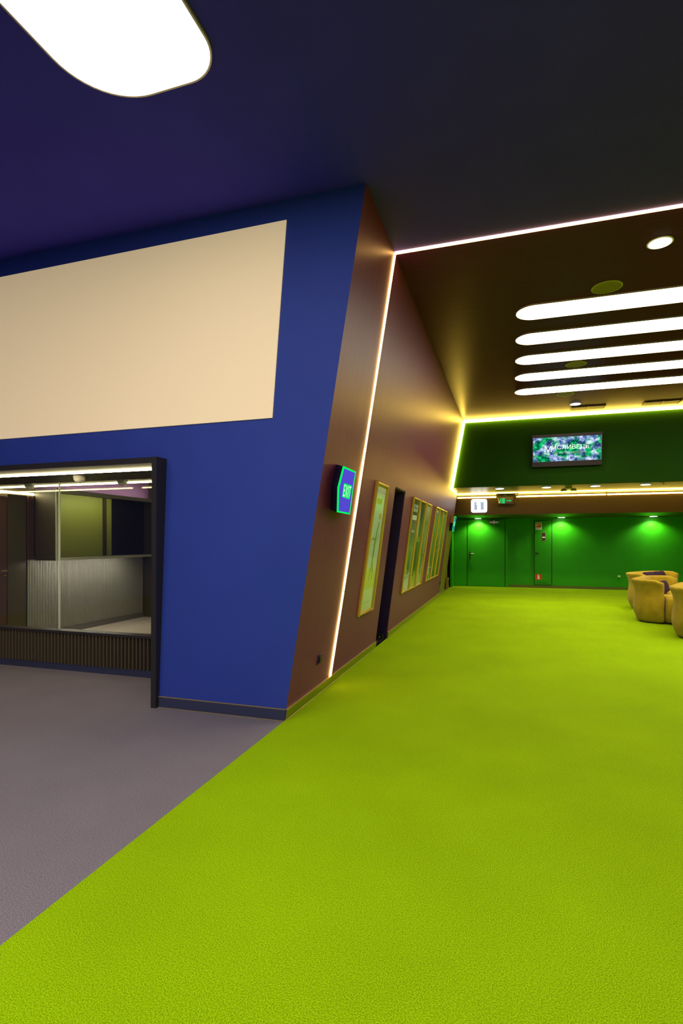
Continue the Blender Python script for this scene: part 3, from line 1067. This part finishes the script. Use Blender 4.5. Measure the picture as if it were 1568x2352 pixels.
def poster(tl, tr, br, bl, k, label, group):
    """corners as (y, z) on the leaning wall"""
    def P(u, v, n):
        y = (tl[0] * (1 - u) + tr[0] * u) * v + (bl[0] * (1 - u) + br[0] * u) * (1 - v)
        z = (tl[1] * (1 - u) + tr[1] * u) * v + (bl[1] * (1 - u) + br[1] * u) * (1 - v)
        return W(y, z, n)
    wd = (P(1, 0.5, 0) - P(0, 0.5, 0)).length
    ht = (P(0.5, 1, 0) - P(0.5, 0, 0)).length
    fw = 0.030
    eu, ev = fw / wd, fw / ht
    t = thing('framed_poster', P(0.5, 0, 0), label, 'poster', group)
    for nm, (u0, v0, u1, v1) in (('left', (0, 0, eu, 1)), ('right', (1 - eu, 0, 1, 1)), ('top', (eu, 1 - ev, 1 - eu, 1)), ('bottom', (eu, 0, 1 - eu, ev))):
        m = MB()
        vert = nm in ('left', 'right')
        prof = [(0.0, 0.002), (0.0, 0.020), (0.18, 0.031), (0.5, 0.036), (0.82, 0.031), (1.0, 0.020), (1.0, 0.002)]
        A, B = [], []
        for s, n in prof:
            if vert:
                u = u0 + (u1 - u0) * s
                A.append(P(u, v0, n))
                B.append(P(u, v1, n))
            else:
                v = v0 + (v1 - v0) * s
                A.append(P(u0, v, n))
                B.append(P(u1, v, n))
        N = len(prof)
        m.add(A + B, [tuple(range(N)), tuple(range(2 * N - 1, N - 1, -1))] + [(i, (i + 1) % N, N + (i + 1) % N, N + i) for i in range(N)])
        m.build('frame_rail', 'gold', t)
    # print
    m = MB()
    nu, nv = 2, 12
    vs, fs, uvs = [], [], []
    for j in range(nv + 1):
        for i in range(nu + 1):
            u, v = eu + (1 - 2 * eu) * i / nu, ev + (1 - 2 * ev) * j / nv
            vs.append(P(u, v, 0.008))
            uvs.append((i / nu, j / nv))
    for j in range(nv):
        for i in range(nu):
            a = j * (nu + 1) + i
            fs.append((a, a + 1, a + nu + 2, a + nu + 1))
    m.add(vs, fs)
    lut = {}
    inks = []

    def quad(u0, v0, u1, v1, mi):
        m.add([P(u0, v0, 0.010), P(u1, v0, 0.010), P(u1, v1, 0.010), P(u0, v1, 0.010)], [(0, 1, 2, 3)], mi)

    def stroke(pts, w0, mi, w1=None):
        w1 = w0 if w1 is None else w1
        for a, (p, q) in enumerate(zip(pts[:-1], pts[1:])):
            wa = w0 + (w1 - w0) * a / max(1, len(pts) - 1)
            wb = w0 + (w1 - w0) * (a + 1) / max(1, len(pts) - 1)
            m.add([P(p[0] - wa, p[1], 0.010), P(p[0] + wa, p[1], 0.010), P(q[0] + wb, q[1], 0.010), P(q[0] - wb, q[1], 0.010)], [(0, 1, 2, 3)], mi)

    mats = [arts[k], M['ink'], M['inkgreen'], M['inkocre'], M['inkpale'], M['inkpink'], M['inklime']]
    if k == 1:
        quad(0.28, 0.845, 0.72, 0.885, 3)
        stroke([(0.20, 0.865), (0.22, 0.905)], 0.02, 3)
        stroke([(0.70, 0.865), (0.72, 0.915)], 0.02, 3)
        # mound at the foot
        ang = [(0.5 + 0.42 * math.cos(PI * i / 14), 0.245 + 0.115 * math.sin(PI * i / 14)) for i in range(15)]
        for a, b in zip(ang[:-1], ang[1:]):
            m.add([P(a[0], 0.19, 0.009), P(b[0], 0.19, 0.009), P(*b, 0.009), P(*a, 0.009)], [(0, 1, 2, 3)], 6)
        # thin stick figure
        stroke([(0.42, 0.255), (0.47, 0.31), (0.52, 0.37), (0.54, 0.40)], 0.02, 2, 0.04)
        stroke([(0.66, 0.255), (0.64, 0.32), (0.60, 0.37), (0.55, 0.40)], 0.02, 2, 0.04)
        stroke([(0.54, 0.39), (0.55, 0.47), (0.56, 0.53), (0.58, 0.58)], 0.035, 2, 0.06)
        stroke([(0.58, 0.58), (0.62, 0.64), (0.70, 0.71)], 0.05, 2, 0.025)
        stroke([(0.54, 0.565), (0.42, 0.59), (0.30, 0.57), (0.22, 0.575)], 0.06, 2, 0.05)
        stroke([(0.60, 0.56), (0.72, 0.585), (0.78, 0.62)], 0.03, 2, 0.02)
        stroke([(0.55, 0.54), (0.38, 0.525), (0.22, 0.535)], 0.04, 6, 0.05)
        quad(0.64, 0.735, 0.80, 0.775, 3)
    elif k == 2:
        for u0 in (0.12, 0.34, 0.55, 0.74):
            for v0, hh in ((0.86, 0.035), (0.905, 0.03)):
                quad(u0, v0, u0 + 0.10 + 0.05 * random.random(), v0 + hh, 4)
        quad(0.10, 0.775, 0.88, 0.825, 4)
        for u0 in (0.18, 0.36, 0.5, 0.66):
            quad(u0, 0.788, u0 + 0.07, 0.812, 1)
        quad(0.10, 0.725, 0.22, 0.755, 5)
        for u0 in (0.4, 0.55, 0.68):
            quad(u0, 0.645, u0 + 0.09, 0.668, 4)
        stroke([(0.3, 0.2), (0.4, 0.35), (0.45, 0.5)], 0.12, 2, 0.05)
        stroke([(0.6, 0.2), (0.55, 0.3), (0.62, 0.45)], 0.10, 1, 0.03)
    elif k == 3:
        stroke([(0.25, 0.9), (0.35, 0.6)], 0.08, 4, 0.04)
        quad(0.15, 0.545, 0.75, 0.60, 2)
        stroke([(0.3, 0.15), (0.45, 0.3), (0.4, 0.45)], 0.2, 1, 0.1)
    elif k == 4:
        stroke([(0.25, 0.9), (0.3, 0.6), (0.2, 0.2)], 0.03, 1, 0.06)
        stroke([(0.6, 0.1), (0.55, 0.4), (0.62, 0.6)], 0.03, 1, 0.02)
        for q_ in range(7):
            quad(0.6, 0.40 + q_ * 0.03, 0.75, 0.41 + q_ * 0.03, 4)
    elif k == 5:
        quad(0.15, 0.93, 0.7, 0.96, 4)
        quad(0.2, 0.18, 0.8, 0.195, 4)
        stroke([(0.5, 0.08), (0.4, 0.2), (0.6, 0.3)], 0.08, 4, 0.02)
    elif k == 6:
        quad(0.2, 0.40, 0.8, 0.412, 4)
        stroke([(0.4, 0.2), (0.5, 0.45), (0.45, 0.6)], 0.15, 1, 0.08)
    else:
        quad(0.15, 0.91, 0.85, 0.93, 4)
        quad(0.25, 0.42, 0.7, 0.43, 4)
        stroke([(0.5, 0.1), (0.55, 0.3)], 0.2, 1, 0.1)
    pr = m.build('print', mats, t)
    ul = pr.data.uv_layers.new(name='UVMap')
    nvv = len(uvs)
    for lp in pr.data.loops:
        ul.data[lp.index].uv = uvs[lp.vertex_index] if lp.vertex_index < nvv else (0, 0)
    if k == 1:
        ux = P(1, 0.5, 0) - P(0, 0.5, 0)
        uy = P(0.5, 1, 0) - P(0.5, 0, 0)
        text('title_lettering', 'НЕРТДЖ ДЖОВ', 'ink', P(0.50, 0.935, 0.0105), ux, uy, wd * 0.68, ht * 0.024, t, 0.0)
        text('caption_lettering', 'ІО-СЛОВ', 'inkgreen', P(0.46, 0.085, 0.0105), ux, uy, wd * 0.42, ht * 0.016, t, 0.0)
    m = MB()
    a = [P(eu, ev, 0.0150), P(1 - eu, ev, 0.0150), P(1 - eu, 1 - ev, 0.0150), P(eu, 1 - ev, 0.0150)]
    b = [P(eu, ev, 0.0125), P(1 - eu, ev, 0.0125), P(1 - eu, 1 - ev, 0.0125), P(eu, 1 - ev, 0.0125)]
    m.hexa(a, b)
    m.build('glazing', 'poster_glass', t)


G = 'framed posters on the leaning wall'
poster((5.45, 2.03), (5.99, 2.03), (6.21, 0.58), (5.57, 0.58), 1, 'tall pale poster with a thin figure, alone left of the doorway', G)


def trio(tl, tr, br, bl, ks, labs):
    n = 3
    for i in range(n):
        a, b = (i + 0.012) / n, (i + 0.988) / n
        f = lambda p, q, s: (p[0] + (q[0] - p[0]) * s, p[1] + (q[1] - p[1]) * s)
        poster(f(tl, tr, a), f(tl, tr, b), f(bl, br, b), f(bl, br, a), ks[i], labs[i], G)


trio((7.68, 2.04), (9.56, 2.04), (9.85, 0.60), (7.96, 0.60), (2, 3, 4),
     ('poster with dark top and pale letter blocks, next right of the doorway', 'dark green poster in the middle of the near trio',
      'pale streaky poster at the right of the near trio'))
trio((10.17, 2.05), (11.95, 2.05), (12.41, 0.60), (10.44, 0.60), (5, 6, 7),
     ('mottled green poster at the left of the far trio', 'grey green poster in the middle of the far trio',
      'deep green poster at the right of the far trio, last on the wall'))

# ------------------------------------------------------------------ television
t = thing('television', (1.065, 12.07, 3.28), 'black wall-mounted television showing a film title on the dark green wall', 'television')
tilt = math.radians(7)
TC = Vector((1.068, 11.955, 3.285))
ux = Vector((1, 0, 0))
uy = Vector((0, -math.sin(tilt), math.cos(tilt)))
un = Vector((0, -math.cos(tilt), -math.sin(tilt)))


def TV(u, v, n=0.0):
    return TC + ux * u + uy * v + un * n


def tvbox(m, u0, u1, v0, v1, n0, n1, mi=0):
    m.hexa([TV(u0, v0, n1), TV(u1, v0, n1), TV(u1, v1, n1), TV(u0, v1, n1)],
           [TV(u0, v0, n0), TV(u1, v0, n0), TV(u1, v1, n0), TV(u0, v1, n0)], mi)


m = MB()
tvbox(m, -0.67, 0.67, -0.335, 0.325, -0.045, 0.0)
m.build('cabinet', 'tvblack', t, bevel=0.008)
m = MB()
tvbox(m, -0.67, 0.67, 0.262, 0.325, 0.0, 0.012)
tvbox(m, -0.67, 0.67, -0.335, -0.232, 0.0, 0.012)
tvbox(m, -0.67, -0.650, -0.232, 0.262, 0.0, 0.012)
tvbox(m, 0.656, 0.67, -0.232, 0.262, 0.0, 0.012)
tvbox(m, -0.08, 0.08, -0.30, -0.294, 0.012, 0.0135)
m.build('bezel', 'tvblack', t)
m = MB()
m.add([TV(-0.65, -0.232, 0.004), TV(0.65, -0.232, 0.004), TV(0.65, 0.262, 0.004), TV(-0.65, 0.262, 0.004)], [(0, 1, 2, 3)])
m.build('screen', 'tvpic', t, uvfun=lambda p: (((p - TC).dot(ux) + 0.65) / 1.3, ((p - TC).dot(uy) + 0.232) / 0.5))
m = MB()
tvbox(m, 0.648, 0.656, -0.232, 0.262, 0.002, 0.012)
m.build('lit_edge', 'tvedge', t)
text('title_lettering', 'М', 'tvtext', TV(-0.355, 0.025, 0.006), ux, uy, 0.135, 0.125, t, 0.0)
text('title_lettering', 'ИСЛИВЕЦЬ', 'tvtext', TV(0.075, 0.045, 0.006), ux, uy, 0.70, 0.105, t, 0.0)
text('subtitle_lettering', 'ТА СНІГОВА КОРОЛЕВА', 'tvtext2', TV(0.06, -0.058, 0.006), ux, uy, 0.58, 0.038, t, 0.0)
m = MB()
m.box(0.85, 1.28, 12.0, 12.069, 3.15, 3.40)
m.box(0.95, 0.99, 11.97, 12.0, 3.20, 3.38)
m.box(1.14, 1.18, 11.97, 12.0, 3.20, 3.38)
m.build('wall_bracket', 'black', t)

# ------------------------------------------------------------------ number sign, exit pictogram, camera, small ceiling fittings
t = thing('number_sign', (-0.826, 14.45, 2.31), 'glowing white hall number one sign on the brown beam', 'number sign')
ys = 14.449


def rr_xz(cx_, cz_, wx, hz, r, y, n=6):
    return [(cx_ + p[0], y, cz_ + p[1]) for p in rrect(-wx / 2, wx / 2, -hz / 2, hz / 2, r, n)]


m = MB()
m.prism(rr_xz(-0.826, 2.312, 0.40, 0.345, 0.05, ys), (0, -0.05, 0))
m.build('light_box', 'onewhite', t)
m = MB()
m.prism(rr_xz(-0.826, 2.306, 0.24, 0.205, 0.008, ys - 0.0505), (0, -0.002, 0))
m.build('grey_panel', 'onegrey', t)
m = MB()
cx1, cz1, yq = -0.826, 2.306, ys - 0.053
m.prism([(cx1 - 0.045, yq, cz1 - 0.1025), (cx1 + 0.045, yq, cz1 - 0.1025), (cx1 + 0.035, yq, cz1 + 0.1025), (cx1 - 0.028, yq, cz1 + 0.1025),
         (cx1 - 0.075, yq, cz1 + 0.050), (cx1 - 0.055, yq, cz1 + 0.030), (cx1 - 0.040, yq, cz1 + 0.045)], (0, -0.002, 0))
m.build('numeral', 'onewhite', t)

t = thing('emergency_exit_pictogram', (-0.16, 14.25, 2.57), 'green running man pictogram with arrow hanging under the soffit', 'exit pictogram')
yp = 14.25
m = MB()
m.box(-0.36, 0.03, yp + 0.004, yp + 0.010, 2.345, 2.50)
m.build('clear_panel', pbr('pictogram_panel', (0.06, 0.035, 0.02), 0.2), t)
m = MB()
m.box(-0.37, 0.05, yp - 0.01, yp + 0.02, 2.505, 2.530)
m.box(-0.20, -0.14, yp - 0.01, yp + 0.02, 2.530, 2.579)
m.build('mounting_bar', 'vent', t)
m = MB()
# doorway block
m.prism([(-0.245, yp, 2.352), (-0.178, yp, 2.352), (-0.178, yp, 2.482), (-0.245, yp, 2.482)], (0, 0.003, 0))
# running man
m.lathe([(0.001, -0.016), (0.012, -0.012), (0.016, 0), (0.012, 0.012), (0.001, 0.016)], (-0.275, yp, 2.462), 10)
m.tube([(-0.278, yp, 2.445), (-0.29, yp, 2.405)], 0.014, 8)
m.tube([(-0.29, yp, 2.405), (-0.262, yp, 2.385), (-0.272, yp, 2.355)], 0.009, 8)
m.tube([(-0.29, yp, 2.405), (-0.308, yp, 2.38), (-0.335, yp, 2.375)], 0.009, 8)
m.tube([(-0.28, yp, 2.44), (-0.305, yp, 2.43), (-0.318, yp, 2.41)], 0.007, 8)
m.tube([(-0.28, yp, 2.44), (-0.262, yp, 2.42), (-0.25, yp, 2.43)], 0.007, 8)
m.build('running_man', 'pict', t)
m = MB()
m.prism([(-0.150, yp, 2.408), (-0.065, yp, 2.408), (-0.065, yp, 2.390), (-0.012, yp, 2.419), (-0.065, yp, 2.448), (-0.065, yp, 2.430), (-0.150, yp, 2.430)], (0, 0.003, 0))
m.build('arrow', 'pict', t)
m = MB()
m.tube([(-0.355, yp - 0.02, 2.51), (-0.318, yp - 0.03, 2.40), (-0.308, yp - 0.03, 2.352)], [0.010, 0.012, 0.020])
m.build('side_rod', 'brass', t)

t = thing('security_camera', (0.115, 14.2, 2.579), 'small dome camera right of the running man pictogram', 'camera')
m = MB()
m.lathe([(0.045, -0.0005), (0.045, -0.03), (0.035, -0.035)], (0.115, 14.2, 2.58))
m.build('base', 'white', t)
m = MB()
m.lathe([(0.034, -0.035), (0.032, -0.05), (0.018, -0.062), (0.001, -0.065)], (0.115, 14.2, 2.58))
m.build('dome', 'black', t)

t = thing('emergency_light', (1.20, 12.95, 2.58), 'twin-headed emergency light on the soffit between the downlights', 'emergency light')
m = MB()
m.box(1.13, 1.27, 12.90, 13.0, 2.555, 2.5795)
m.build('housing', 'white', t, bevel=0.006)
for xx in (1.10, 1.30):
    m = MB()
    m.lathe([(0.03, 0.0), (0.055, -0.01), (0.07, -0.045), (0.064, -0.055), (0.001, -0.05)], (xx, 12.93, 2.565), 20)
    m.build('lamp_head', 'chrome', t)

for x, y, lab in ((0.0, 12.45, 'small sprinkler head in the soffit right of the leftmost downlight'), (2.93, 12.40, 'small sprinkler head in the soffit right of the fourth downlight')):
    t = thing('sprinkler_head', (x, y, 2.58), lab, 'sprinkler', 'sprinklers in the soffit')
    m = MB()
    m.lathe([(0.028, -0.0005), (0.028, -0.004), (0.010, -0.008), (0.009, -0.028)], (x, y, 2.58), 14)
    m.build('body', 'brass', t)
    m = MB()
    m.lathe([(0.003, -0.0281), (0.022, -0.032), (0.022, -0.034), (0.001, -0.036)], (x, y, 2.58), 14)
    m.build('deflector', 'chrome', t)

# ------------------------------------------------------------------ back wall: door, hose cabinet, socket
d1 = thing('door_1', (-0.76, yw, 0), None, None)
struct(d1, 'green double door with chrome lever handle')
yf = yw - 0.001
m = MB()
m.box(-1.315, -0.212, yf - 0.03, yf, 0.012, 2.015)
m.build('door_leaf', 'green', d1, bevel=0.003)
m = MB()
m.box(-1.70, -1.335, yf - 0.03, yf, 0.012, 2.015)
m.build('fixed_leaf', 'green', d1, bevel=0.003)
m = MB()
m.box(-0.195, -0.115, yf - 0.045, yf, 0.0, 2.05)
m.box(-1.732, -1.705, yf - 0.045, yf, 0.0, 2.05)
m.box(-1.705, -0.195, yf - 0.045, yf, 2.018, 2.05)
m.build('frame', 'green', d1)
m = MB()
m.box(-1.335, -1.315, yf - 0.006, yf, 0.012, 2.015)
m.box(-0.212, -0.195, yf - 0.006, yf, 0.012, 2.015)
m.build('gap', 'groove', d1)
m = MB()
m.box(-1.265, -1.215, yf - 0.042, yf - 0.0305, 0.84, 1.06)
hp = m.build('handle_plate', 'black', d1, bevel=0.004)
m = MB()
m.tube([(-1.24, yf - 0.04, 1.005), (-1.24, yf - 0.085, 1.005), (-1.12, yf - 0.085, 0.995)], 0.013)
m.lathe([(0.001, -0.018), (0.018, -0.010), (0.018, 0.010), (0.001, 0.018)], (-1.24, yf - 0.05, 0.90), 14)
m.build('door_handle', 'chrome', d1)['label'] = 'bright chrome lever and lock'
m = MB()
m.box(-0.66, -0.40, yf - 0.075, yf - 0.031, 1.935, 1.985)
m.tube([(-0.53, yf - 0.06, 1.985), (-0.53, yf - 0.09, 2.03), (-0.62, yf - 0.05, 2.03)], 0.010)
m.box(-0.545, -0.515, yf - 0.085, yf - 0.075, 1.90, 2.02)
m.build('door_closer', 'chrome', d1)['label'] = 'pale metal door closer'

t = thing('hose_cabinet', (0.87, yw, 0.1), 'green fire hose cabinet set flush in the back wall with red stickers', 'hose cabinet')
m = MB()
m.box(0.615, 1.125, yf - 0.008, yf, 0.085, 2.02)
m.build('frame', 'groove', t)
m = MB()
m.box(0.635, 1.095, yf - 0.028, yf - 0.0085, 0.10, 2.0)
m.build('door', 'green', t, bevel=0.003)
m = MB()
m.box(0.65, 0.74, yf - 0.034, yf - 0.0285, 0.99, 1.05)
m.build('latch', 'groove', t)
m = MB()
m.box(0.70, 1.0, yf - 0.031, yf - 0.0285, 0.135, 0.145)
m.box(0.70, 1.0, yf - 0.031, yf - 0.0285, 0.165, 0.175)
m.build('louvre', 'groove', t)
m = MB()
m.prism(rr_xz(0.885, 1.52, 0.115, 0.27, 0.057, yf - 0.0285), (0, -0.004, 0))
m.build('window_rim', 'brass', t)
m = MB()
m.prism(rr_xz(0.885, 1.52, 0.095, 0.25, 0.047, yf - 0.033), (0, -0.001, 0))
m.build('window', pbr('cabinet_window', (0.05, 0.02, 0.02), 0.2), t)
m = MB()
m.box(0.845, 0.925, yf - 0.037, yf - 0.0345, 1.485, 1.52)
m.build('hose_label', 'stickerwhite', t)
m = MB()
m.box(0.655, 0.835, yf - 0.0305, yf - 0.0288, 1.725, 1.935)
s1 = m.build('hose_sticker', 'stickerwhite', t)
m = MB()
m.box(0.680, 0.805, yf - 0.0322, yf - 0.0308, 1.80, 1.915)
m.build('red_field', 'red', s1)
m = MB()
m.box(0.695, 0.735, yf - 0.0336, yf - 0.0324, 1.845, 1.895)
m.box(0.695, 0.715, yf - 0.0336, yf - 0.0324, 1.825, 1.845)
m.prism([(0.740, yf - 0.0324, 1.862), (0.772, yf - 0.0324, 1.862), (0.772, yf - 0.0324, 1.850), (0.795, yf - 0.0324, 1.869), (0.772, yf - 0.0324, 1.888),
         (0.772, yf - 0.0324, 1.876), (0.740, yf - 0.0324, 1.876)], (0, -0.0012, 0))
m.build('hose_symbol', 'stickerwhite', s1)
m = MB()
m.box(0.655, 0.835, yf - 0.0305, yf - 0.0288, 0.245, 0.405)
s2 = m.build('extinguisher_sticker', 'red', t)
m = MB()
yy = yf - 0.0308
m.prism([(0.715, yy, 0.258), (0.772, yy, 0.258), (0.772, yy, 0.345), (0.758, yy, 0.372), (0.756, yy, 0.392), (0.730, yy, 0.398), (0.712, yy, 0.385),
         (0.726, yy, 0.378), (0.726, yy, 0.365), (0.715, yy, 0.345)], (0, -0.0015, 0))
m.build('extinguisher_symbol', 'stickerwhite', s2)

t = thing('wall_socket', (2.89, yw, 0.37), 'small green wall socket low on the back wall beside the sofas', 'socket')
m = MB()
m.box(2.84, 2.94, yf - 0.035, yf, 0.31, 0.42)
m.build('housing', 'green', t, bevel=0.008)
m = MB()
m.box(2.86, 2.93, yf - 0.045, yf - 0.0355, 0.365, 0.41)
m.build('cover', 'stickerwhite', t, bevel=0.004)

# pipes in the recess
t = thing('standpipe', (-1.84, 15.9, 0), 'brass-coloured standpipe with valves in the recess beyond the leaning wall', 'pipe')
m = MB()
m.tube([(-1.84, 15.9, 0), (-1.84, 15.9, 0.80)], 0.022, 12)
m.build('pipe', 'brass', t)
m = MB()
m.tube([(-1.80, 15.9, 0), (-1.80, 15.9, 0.27)], 0.022, 12)
m.build('pipe', 'brass', t)
m = MB()
m.lathe([(0.03, 0), (0.034, 0.02), (0.03, 0.05), (0.001, 0.055)], (-1.84, 15.9, 0.80), 12)
m.build('valve', 'chrome', t)
m = MB()
m.lathe([(0.03, 0), (0.034, 0.02), (0.03, 0.05), (0.001, 0.055)], (-1.80, 15.9, 0.27), 12)
m.tube([(-1.90, 15.9, 0.31), (-1.84, 15.88, 0.31)], 0.02, 10)
m.build('valve', 'chrome', t)


# ------------------------------------------------------------------ sofas
def sofa_shell():
    """tub shell: a waisted section swept round a U, open to local +X"""
    hw, r, xa, xbk = 0.72, 0.36, -0.05, -0.46
    path = []
    for k in range(9):
        path.append((xa - (xa - (xbk + r)) * k / 8, -hw, 0, -1))
    for k in range(1, 11):
        a = math.radians(-90 - 90 * k / 10)
        path.append((xbk + r + r * math.cos(a), -hw + r + r * math.sin(a), math.cos(a), math.sin(a)))
    nb = 8
    for k in range(1, nb):
        path.append((xbk, -hw + r + (2 * hw - 2 * r) * k / nb, -1, 0))
    for k in range(0, 11):
        a = math.radians(180 - 90 * k / 10)
        path.append((xbk + r + r * math.cos(a), hw - r + r * math.sin(a), math.cos(a), math.sin(a)))
    for k in range(1, 9):
        path.append(((xbk + r) + (xa - (xbk + r)) * k / 8, hw, 0, 1))
    sec = [(-0.030, 0.02), (-0.012, 0.04), (0.015, 0.10), (0.042, 0.18), (0.050, 0.26), (0.042, 0.36), (0.028, 0.44), (0.024, 0.52), (0.036, 0.60),
           (0.060, 0.67), (0.078, 0.705), (0.074, 0.728), (0.045, 0.738), (-0.02, 0.738), (-0.065, 0.728), (-0.092, 0.70), (-0.10, 0.64),
           (-0.105, 0.52), (-0.11, 0.40), (-0.11, 0.25), (-0.11, 0.08), (-0.10, 0.02)]
    n = len(sec)
    cn, czz = -0.015, 0.38
    rings = []

    def ring(px, py, nx, ny, ex, sc, dz):
        out = []
        for o, z in sec:
            oo = cn + (o - cn) * sc
            zz = czz + (z - czz) * (1 - (1 - sc) * 0.12)
            zz = max(zz, 0.02)
            if z > 0.5:
                zz -= dz
            out.append((px + nx * oo + ex, py + ny * oo, zz))
        return out
    L = len(path)
    for e, s in ((0.070, 0.25), (0.066, 0.5), (0.052, 0.75), (0.030, 0.93)):
        p = path[0]
        rings.append(ring(p[0], p[1], p[2], p[3], e, s, 0.030))
    for i, p in enumerate(path):
        d = min(i, L - 1 - i) / 9
        rings.append(ring(p[0], p[1], p[2], p[3], 0, 1, 0.026 * max(0, 1 - d)))
    for e, s in ((0.030, 0.93), (0.052, 0.75), (0.066, 0.5), (0.070, 0.25)):
        p = path[-1]
        rings.append(ring(p[0], p[1], p[2], p[3], e, s, 0.030))
    m = MB()
    vs = [q for rg in rings for q in rg]
    fs = []
    for i in range(len(rings) - 1):
        for k in range(n):
            k2 = (k + 1) % n
            fs.append((i * n + k, i * n + k2, (i + 1) * n + k2, (i + 1) * n + k))
    fs.append(tuple(range(n)))
    fs.append(tuple((len(rings) - 1) * n + k for k in range(n - 1, -1, -1)))
    m.add(vs, fs)
    return m


def loft_seat():
    """seat block: rounded rectangle rings with a bulged side"""
    m = MB()
    rings = []
    prof = [(-0.055, 0.03), (-0.02, 0.06), (0.01, 0.12), (0.02, 0.22), (0.012, 0.32), (0.0, 0.38), (-0.015, 0.42), (-0.045, 0.445), (-0.10, 0.452)]
    for d, z in prof:
        z = z * 1.02
        rings.append([(x, y, z) for x, y in rrect(-0.34, 0.40 + d, -0.602, 0.602, 0.05, 5)])
    n = len(rings[0])
    vs = [q for rg in rings for q in rg]
    fs = []
    for i in range(len(rings) - 1):
        for k in range(n):
            k2 = (k + 1) % n
            fs.append((i * n + k, i * n + k2, (i + 1) * n + k2, (i + 1) * n + k))
    fs.append(tuple(range(n - 1, -1, -1)))
    fs.append(tuple((len(rings) - 1) * n + k for k in range(n)))
    m.add(vs, fs)
    # wider front drum that runs out past the arms
    rings = []
    for d, z in prof:
        rings.append([(x, y, z) for x, y in rrect(0.03, 0.43 + d, -0.735 - d, 0.735 + d, 0.10, 6)])
    n = len(rings[0])
    vs = [q for rg in rings for q in rg]
    fs = []
    for i in range(len(rings) - 1):
        for k in range(n):
            k2 = (k + 1) % n
            fs.append((i * n + k, i * n + k2, (i + 1) * n + k2, (i + 1) * n + k))
    fs.append(tuple(range(n - 1, -1, -1)))
    fs.append(tuple((len(rings) - 1) * n + k for k in range(n)))
    m.add(vs, fs)
    return m


def plinth_mb():
    m = MB()
    m.prism([(x, y, 0.0) for x, y in rrect(-0.40, 0.34, -0.64, 0.64, 0.22, 6)], (0, 0, 0.03))
    return m


def make_sofa(loc, rz, label):
    t = thing('tub_sofa', loc, label, 'sofa', 'mustard tub sofas', rz)
    sh = sofa_shell().build('shell', 'velvet', t, smooth=True, local=True)
    se = loft_seat().build('seat', 'velvet', t, smooth=True, local=True)
    plinth_mb().build('plinth', 'plinth', t, local=True)
    return t


def cushion(name, loc, rx, rz, label, wdt=0.42, hgt=0.31, thk=0.14, group=None):
    m = MB()
    N = 22
    vs, fs = [], []
    for side in (1, -1):
        for j in range(N + 1):
            for i in range(N + 1):
                u, v = -1 + 2 * i / N, -1 + 2 * j / N
                e = max(0.0, (1 - u ** 4) * (1 - v ** 4)) ** 0.5
                pin = 1 - 0.05 * (1 - abs(u)) * 0 - 0.06 * (u * u * v * v)
                vs.append((u * wdt / 2 * (1 - 0.05 * (1 - v * v)) * pin, side * thk / 2 * e, v * hgt / 2 * (1 - 0.05 * (1 - u * u)) * pin))
    K = (N + 1) ** 2
    for s in (0, 1):
        for j in range(N):
            for i in range(N):
                a = s * K + j * (N + 1) + i
                q = (a, a + 1, a + N + 2, a + N + 1)
                fs.append(q if s == 0 else q[::-1])
    m.add(vs, fs)
    o = m.build(name, 'cushion', smooth=True)
    bm = bmesh.new()
    bm.from_mesh(o.data)
    bmesh.ops.remove_doubles(bm, verts=bm.verts, dist=1e-4)
    bmesh.ops.recalc_face_normals(bm, faces=bm.faces)
    bm.to_mesh(o.data)
    bm.free()
    o.location = loc
    o.rotation_euler = (rx, 0, rz)
    return tag(o, label, 'cushion', group)


RZ = math.radians(-22)
RZ1 = math.radians(-35)


def loc_in(t, x, y, z):
    c, s = math.cos(t.rotation_euler.z), math.sin(t.rotation_euler.z)
    return (t.location.x + x * c - y * s, t.location.y + x * s + y * c, z)


s2 = make_sofa((2.6625, 10.823, 0), RZ, 'mustard velvet tub sofa in the middle, plum cushion at its side')
s1 = make_sofa((2.98, 12.64, 0), RZ1, 'mustard velvet tub sofa farthest back, partly hidden by the middle one')
s3 = make_sofa((2.8575, 9.193, 0), RZ, 'mustard velvet tub sofa nearest, cut off at the right of the picture')
lean = math.radians(-18)
G = 'plum cushions on the mustard sofas'
cushion('cushion', loc_in(s2, -0.095, 0.0, 0.578), lean, RZ + PI / 2, 'plum cushion leaning inside the middle mustard sofa', 0.40, 0.235, group=G)
cushion('cushion', loc_in(s1, -0.145, -0.24, 0.612), lean, RZ1 + PI / 2, 'left plum cushion in the farthest mustard sofa', 0.46, group=G)
cushion('cushion', loc_in(s1, -0.145, 0.25, 0.612), lean, RZ1 + PI / 2, 'right plum cushion in the farthest mustard sofa', 0.46, group=G)
